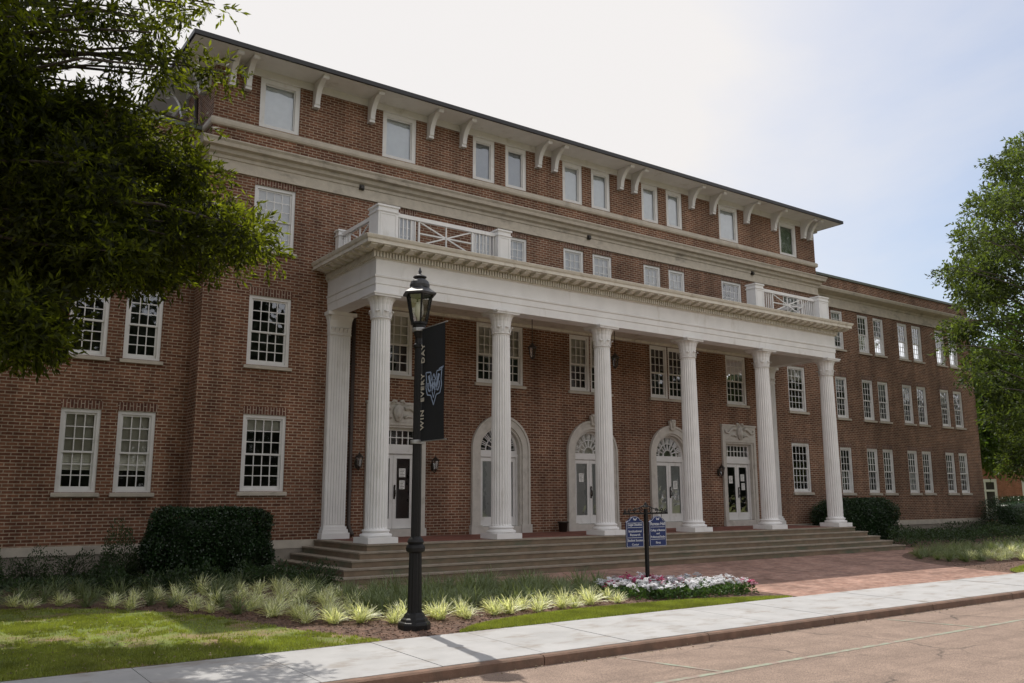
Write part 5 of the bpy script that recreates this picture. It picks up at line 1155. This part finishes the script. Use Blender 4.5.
RIGHT=[(22.3, -4.34, 16.42), (19.78, -5.21, 15.55), (18.25, -5.04, 14.48), (22.98, -3.09, 16.01), (18.51, -5.94, 13.22), (22.54, -4.14, 14.79), (20.34, -4.25, 14.04), (15.8, -6.16, 12.08), (16.9, -4.69, 12.42), (14.34, -5.85, 11.89), (20.79, -4.45, 13.1), (22.49, -4.08, 13.49), (18.88, -4.03, 11.78), (17.88, -4.45, 11.89), (12.02, -6.42, 9.92), (12.96, -5.9, 10.25), (15.21, -3.79, 9.65), (13.78, -4.82, 9.5), (22.62, -3.58, 12.04), (19.63, -4.82, 11.05), (16.71, -5.1, 9.82), (16.71, -4.86, 10.29), (16.77, -3.99, 9.44), (17.31, -3.51, 10.08), (17.35, -5.6, 9.13), (23.08, -3.5, 10.67), (19.4, -3.47, 9.36), (18.18, -3.95, 9.3), (16.61, -3.58, 8.79), (15.33, -4.47, 8.65), (17.53, -5.33, 7.89), (16.68, -5.76, 7.45), (15.6, -5.13, 7.5), (14.89, -5.54, 7.35), (17.07, -3.4, 7.76), (16.76, -3.2, 7.36), (19.86, -3.85, 7.0), (19.76, -4.21, 7.18), (17.98, -3.86, 6.39), (15.5, -4.62, 6.17), (13.74, -5.27, 5.18), (14.66, -4.52, 5.36), (19.34, -4.29, 5.48), (19.45, -4.21, 5.48), (13.81, -6.0, 4.6), (17.37, -4.41, 5.06), (17.58, -4.9, 4.48), (15.01, -6.26, 3.9), (17.13, -4.6, 3.98), (14.67, -5.57, 3.51), (14.74, -6.35, 2.86), (20.08, -3.81, 3.16), (16.76, -5.09, 2.03), (16.8, -5.26, 2.38), (20.45, -5.55, 13.48), (25.69, -3.77, 15.02), (21.45, -5.84, 10.96), (27.55, -3.64, 12.57), (19.64, -5.99, 8.83), (23.13, -4.65, 9.54), (20.42, -5.62, 6.55), (25.13, -3.69, 6.64), (20.54, -5.16, 3.78), (23.18, -4.28, 3.9), (24.55, -5.45, 9.4), (27.25, -4.39, 10.28), (27.8, -3.8, 7.17), (25.31, -4.67, 7.03)]
RS=[(11.97, -5.0, 6.12), (12.81, -5.0, 7.11), (12.81, -5.0, 9.18), (15.89, -5.0, 12.9), (17.5, -5.0, 14.19), (14.21, -5.0, 11.12)]
LEFTU= [(-16.41, -8.55, 6.2), (-15.72, -7.08, 6.93), (-15.7, -8.75, 6.25), (-15.12, -7.59, 6.72), (-15.91, -8.83, 5.92), (-16.68, -8.51, 6.3), (-14.72, -7.0, 6.78), (-16.2, -8.58, 6.02), (-15.34, -7.72, 6.41)]
LEFTB= [(-17.34, -5.7, 5.58), (-16.93, -5.71, 5.84), (-16.46, -5.66, 5.77), (-16.04, -6.05, 5.48), (-15.42, -5.22, 6.01), (-17.19, -6.18, 4.81), (-16.66, -6.0, 4.86), (-16.19, -6.27, 4.96), (-15.59, -5.95, 5.14), (-16.96, -5.77, 4.35), (-16.29, -5.13, 4.68), (-17.32, -5.81, 4.37)]
LEFTC= [(-16.01, -6.68, 5.57), (-15.44, -6.11, 5.94), (-15.03, -6.5, 5.82), (-15.81, -6.66, 5.01), (-15.28, -6.31, 5.28), (-14.69, -6.31, 5.3), (-14.36, -6.32, 5.54), (-15.09, -6.35, 4.86), (-15.61, -6.58, 4.6), (-14.58, -6.6, 4.94), (-16.13, -6.07, 4.64), (-16.45, -6.51, 4.94)]

rg = random.Random(9)
cl = [c for k, c in enumerate(LEFT) if k not in (15, 16, 17)]; rads = [(0.22 if c[2] > 6.4 else 0.44)*rg.uniform(0.8, 1.2)*(0.8 if c[0] > -15.6 else 1) for c in cl]
cl = [(c[0], c[1], c[2]+(0.32 if (c[2] < 4.4 and c[0] > -17.0) else 0)) for c in cl]
hi = []
for k in range(170):
    yy = rg.uniform(-9.5, -2.0); hi.append((rg.uniform(-24.5, -15.9), yy, 1.9+0.635*(yy+21.65)+rg.uniform(0, 2.4)))
cl += hi; rads += [0.7]*len(hi)
LEFTU = [c for c in LEFTU if c[0] < -15.7]
cl += LEFTU+LEFTB+LEFTC; rads += [0.34]*len(LEFTU)+[0.5]*len(LEFTB)+[0.55]*len(LEFTC)
cl += LEFTS; rads += [0.20]*len(LEFTS)
for k in range(95):      # the rest of the crown, round the trunk and out of frame
    a = rg.uniform(0, 2*math.pi); ph = rg.uniform(-0.35, 1.0); rr = rg.uniform(2.2, 5.0)
    c = (-20.9+rr*math.cos(a)*math.cos(ph*0.9), -7.8+rr*math.sin(a)*math.cos(ph*0.9), 6.6+4.2*ph+rg.uniform(-.4, .4))
    if c[0] > -18.2: continue
    cl.append(c); rads.append(0.85)
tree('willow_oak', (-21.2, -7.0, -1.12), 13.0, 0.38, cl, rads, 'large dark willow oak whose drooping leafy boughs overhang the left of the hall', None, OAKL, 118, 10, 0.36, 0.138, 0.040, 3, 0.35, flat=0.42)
cl = [(c[0]+0.4, c[1]-0.3, c[2]) for c in RIGHT]+[(c[0]+0.5, c[1]-0.3, c[2]) for c in RS]; rads = [rg.uniform(0.38, 0.8)*(0.65 if (c[0]+0.35*c[2]*0) < 16.2 else 1) for c in RIGHT]+[0.22]*len(RS)
for k in range(60):
    a = rg.uniform(0, 2*math.pi); ph = rg.uniform(-0.6, 1.1); rr = rg.uniform(2, 4.6)
    c = (22.5+rr*math.cos(a)*math.cos(ph), -5.5+rr*math.sin(a)*math.cos(ph), 8.6+5.5*ph)
    if c[0] < 21.5: continue
    cl.append(c); rads.append(1.0)
tree('shade_oak', (22.6, -6.2, -1.12), 13.0, 0.30, cl, rads, 'tall leafy oak at the right edge in front of the right wing end', None, OAKR, 64, 10, 0.50, 0.18, 0.068, 4, 0.15, flat=0.5)
def bg_tree(x, y, h, w, label, group, seed, m=FARL, nc=34, leaf=0.32, name='background_tree', low=0.12):
    rg_ = random.Random(seed); cl_ = []
    for k in range(nc):
        a = rg_.uniform(0, 2*math.pi); t = rg_.random(); z = h*(low+(0.98-low)*t); rr = w*math.sqrt(max(0.05, 1-((t-0.4)/0.62)**2))*rg_.uniform(0.45, 1.0); cl_.append((x+rr*math.cos(a), y+rr*math.sin(a), z-1.1))
    tree(name, (x, y, -1.15), h*0.8, 0.02*h+0.08, cl_, [w*0.33*rg_.uniform(.8, 1.2) for _ in cl_], label, group, m, 0.55*60*(0.55/(w*0.33))**2*2.2, 8, 0.8, leaf, leaf*0.45, seed, 0.1, limbs=True)
bg_tree(33.5, 6.5, 10.5, 4.0, 'dark broad tree growing just beyond the end of the right wing', None, 61, low=0.30)
bg_tree(37.5, 1.8, 13, 4.2, 'dense tree beyond the wing, partly hidden by the oak at the right edge', None, 62, low=0.36)
bg_tree(43.0, 12.5, 9, 3.4, 'smaller bright green sunlit tree in front of the far brick house', None, 63, OAKR, low=0.42)
bg_tree(60.0, 20.0, 9.5, 5, 'distant tree behind the far brick house', None, 64)
# trees across the street (they show in the window reflections)
for k, (x, y, h, w) in enumerate(((-27, -46, 14, 5.5), (-16, -50, 16, 6.5), (-4, -47, 14.5, 6), (8, -50, 16, 6.5), (20, -46, 13, 5.5), (33, -50, 15, 6.5), (-40, -50, 15, 6.5), (48, -52, 16, 7))):
    bg_tree(x, y, h, w, 'broad street tree across the road, mirrored in the window panes of the hall', 'trees across the road', 70+k, WOODL, 26, 0.5, 'street_tree')
rgw = random.Random(77); wc, wr = [], []
for k in range(480):
    x = -150+rgw.random()*420; wc.append((x, -70-rgw.random()*25-0.10*abs(x-20), rgw.random()**0.8*(21+4*math.sin(x*0.13))-0.5)); wr.append(rgw.uniform(2.2, 3.6))
Vw, Fw = twig_leaves(wc, wr, 7, 8, 1.6, 1.5, 0.8, 88)
tag(ob('distant_wood', fast_mesh('distant_wood', Vw, Fw, WOODL)), 'dark band of woodland far across the road, mirrored in the lower windows', 'wood', kind='stuff')
# ------------------------------------------------------------------ far house on the right
hs = empty('brick_house', (54, 14, -1.1), 'distant orange brick house with a white glazed door', 'building')
hb = MB(); hb.box(-5, 5, -8, 8, 0, 4.6); hb.obj('wall', BRICKO, hs)
m = MB(); m.add([(-5.4, -8.4, 4.6), (5.4, -8.4, 4.6), (5.4, 8.4, 4.6), (-5.4, 8.4, 4.6), (0, -8.4, 7.2), (0, 8.4, 7.2)], [(0, 4, 5, 3), (1, 2, 5, 4), (0, 1, 4), (2, 3, 5), (0, 3, 2, 1)]); m.obj('roof', ROOFM, hs)
def far_opening(y, z0, z1_, w, cols, nm):
    m = MB(); x = -5.0
    m.box(x-0.08, x+0.02, y-w/2-0.12, y-w/2, z0, z1_+0.12); m.box(x-0.08, x+0.02, y+w/2, y+w/2+0.12, z0, z1_+0.12); m.box(x-0.08, x+0.02, y-w/2, y+w/2, z1_, z1_+0.12)
    if nm == 'door': m.box(x-0.06, x-0.003, y-w/2, y+w/2, z0, z0+0.75); m.box(x-0.06, x-0.003, y-w/2, y+w/2, z0+2.0, z0+2.15); m.box(x-0.06, x-0.003, y-w/2, y+w/2, z1_-0.1, z1_)
    for k in range(cols+1): yy = y-w/2+w*k/cols; m.box(x-0.062, x-0.003, yy-0.06, yy+0.06, z0, z1_)
    o = m.obj(nm, WHITE, hs); MB().quad((x-0.02, y-w/2, z0), (x-0.02, y+w/2, z0), (x-0.02, y+w/2, z1_), (x-0.02, y-w/2, z1_)).obj('pane', DARKI, o)
far_opening(-2.1, 0.15, 2.95, 1.5, 2, 'door'); far_opening(-5.4, 0.9, 3.0, 1.0, 1, 'window'); far_opening(4.0, 0.9, 3.0, 1.0, 1, 'window')
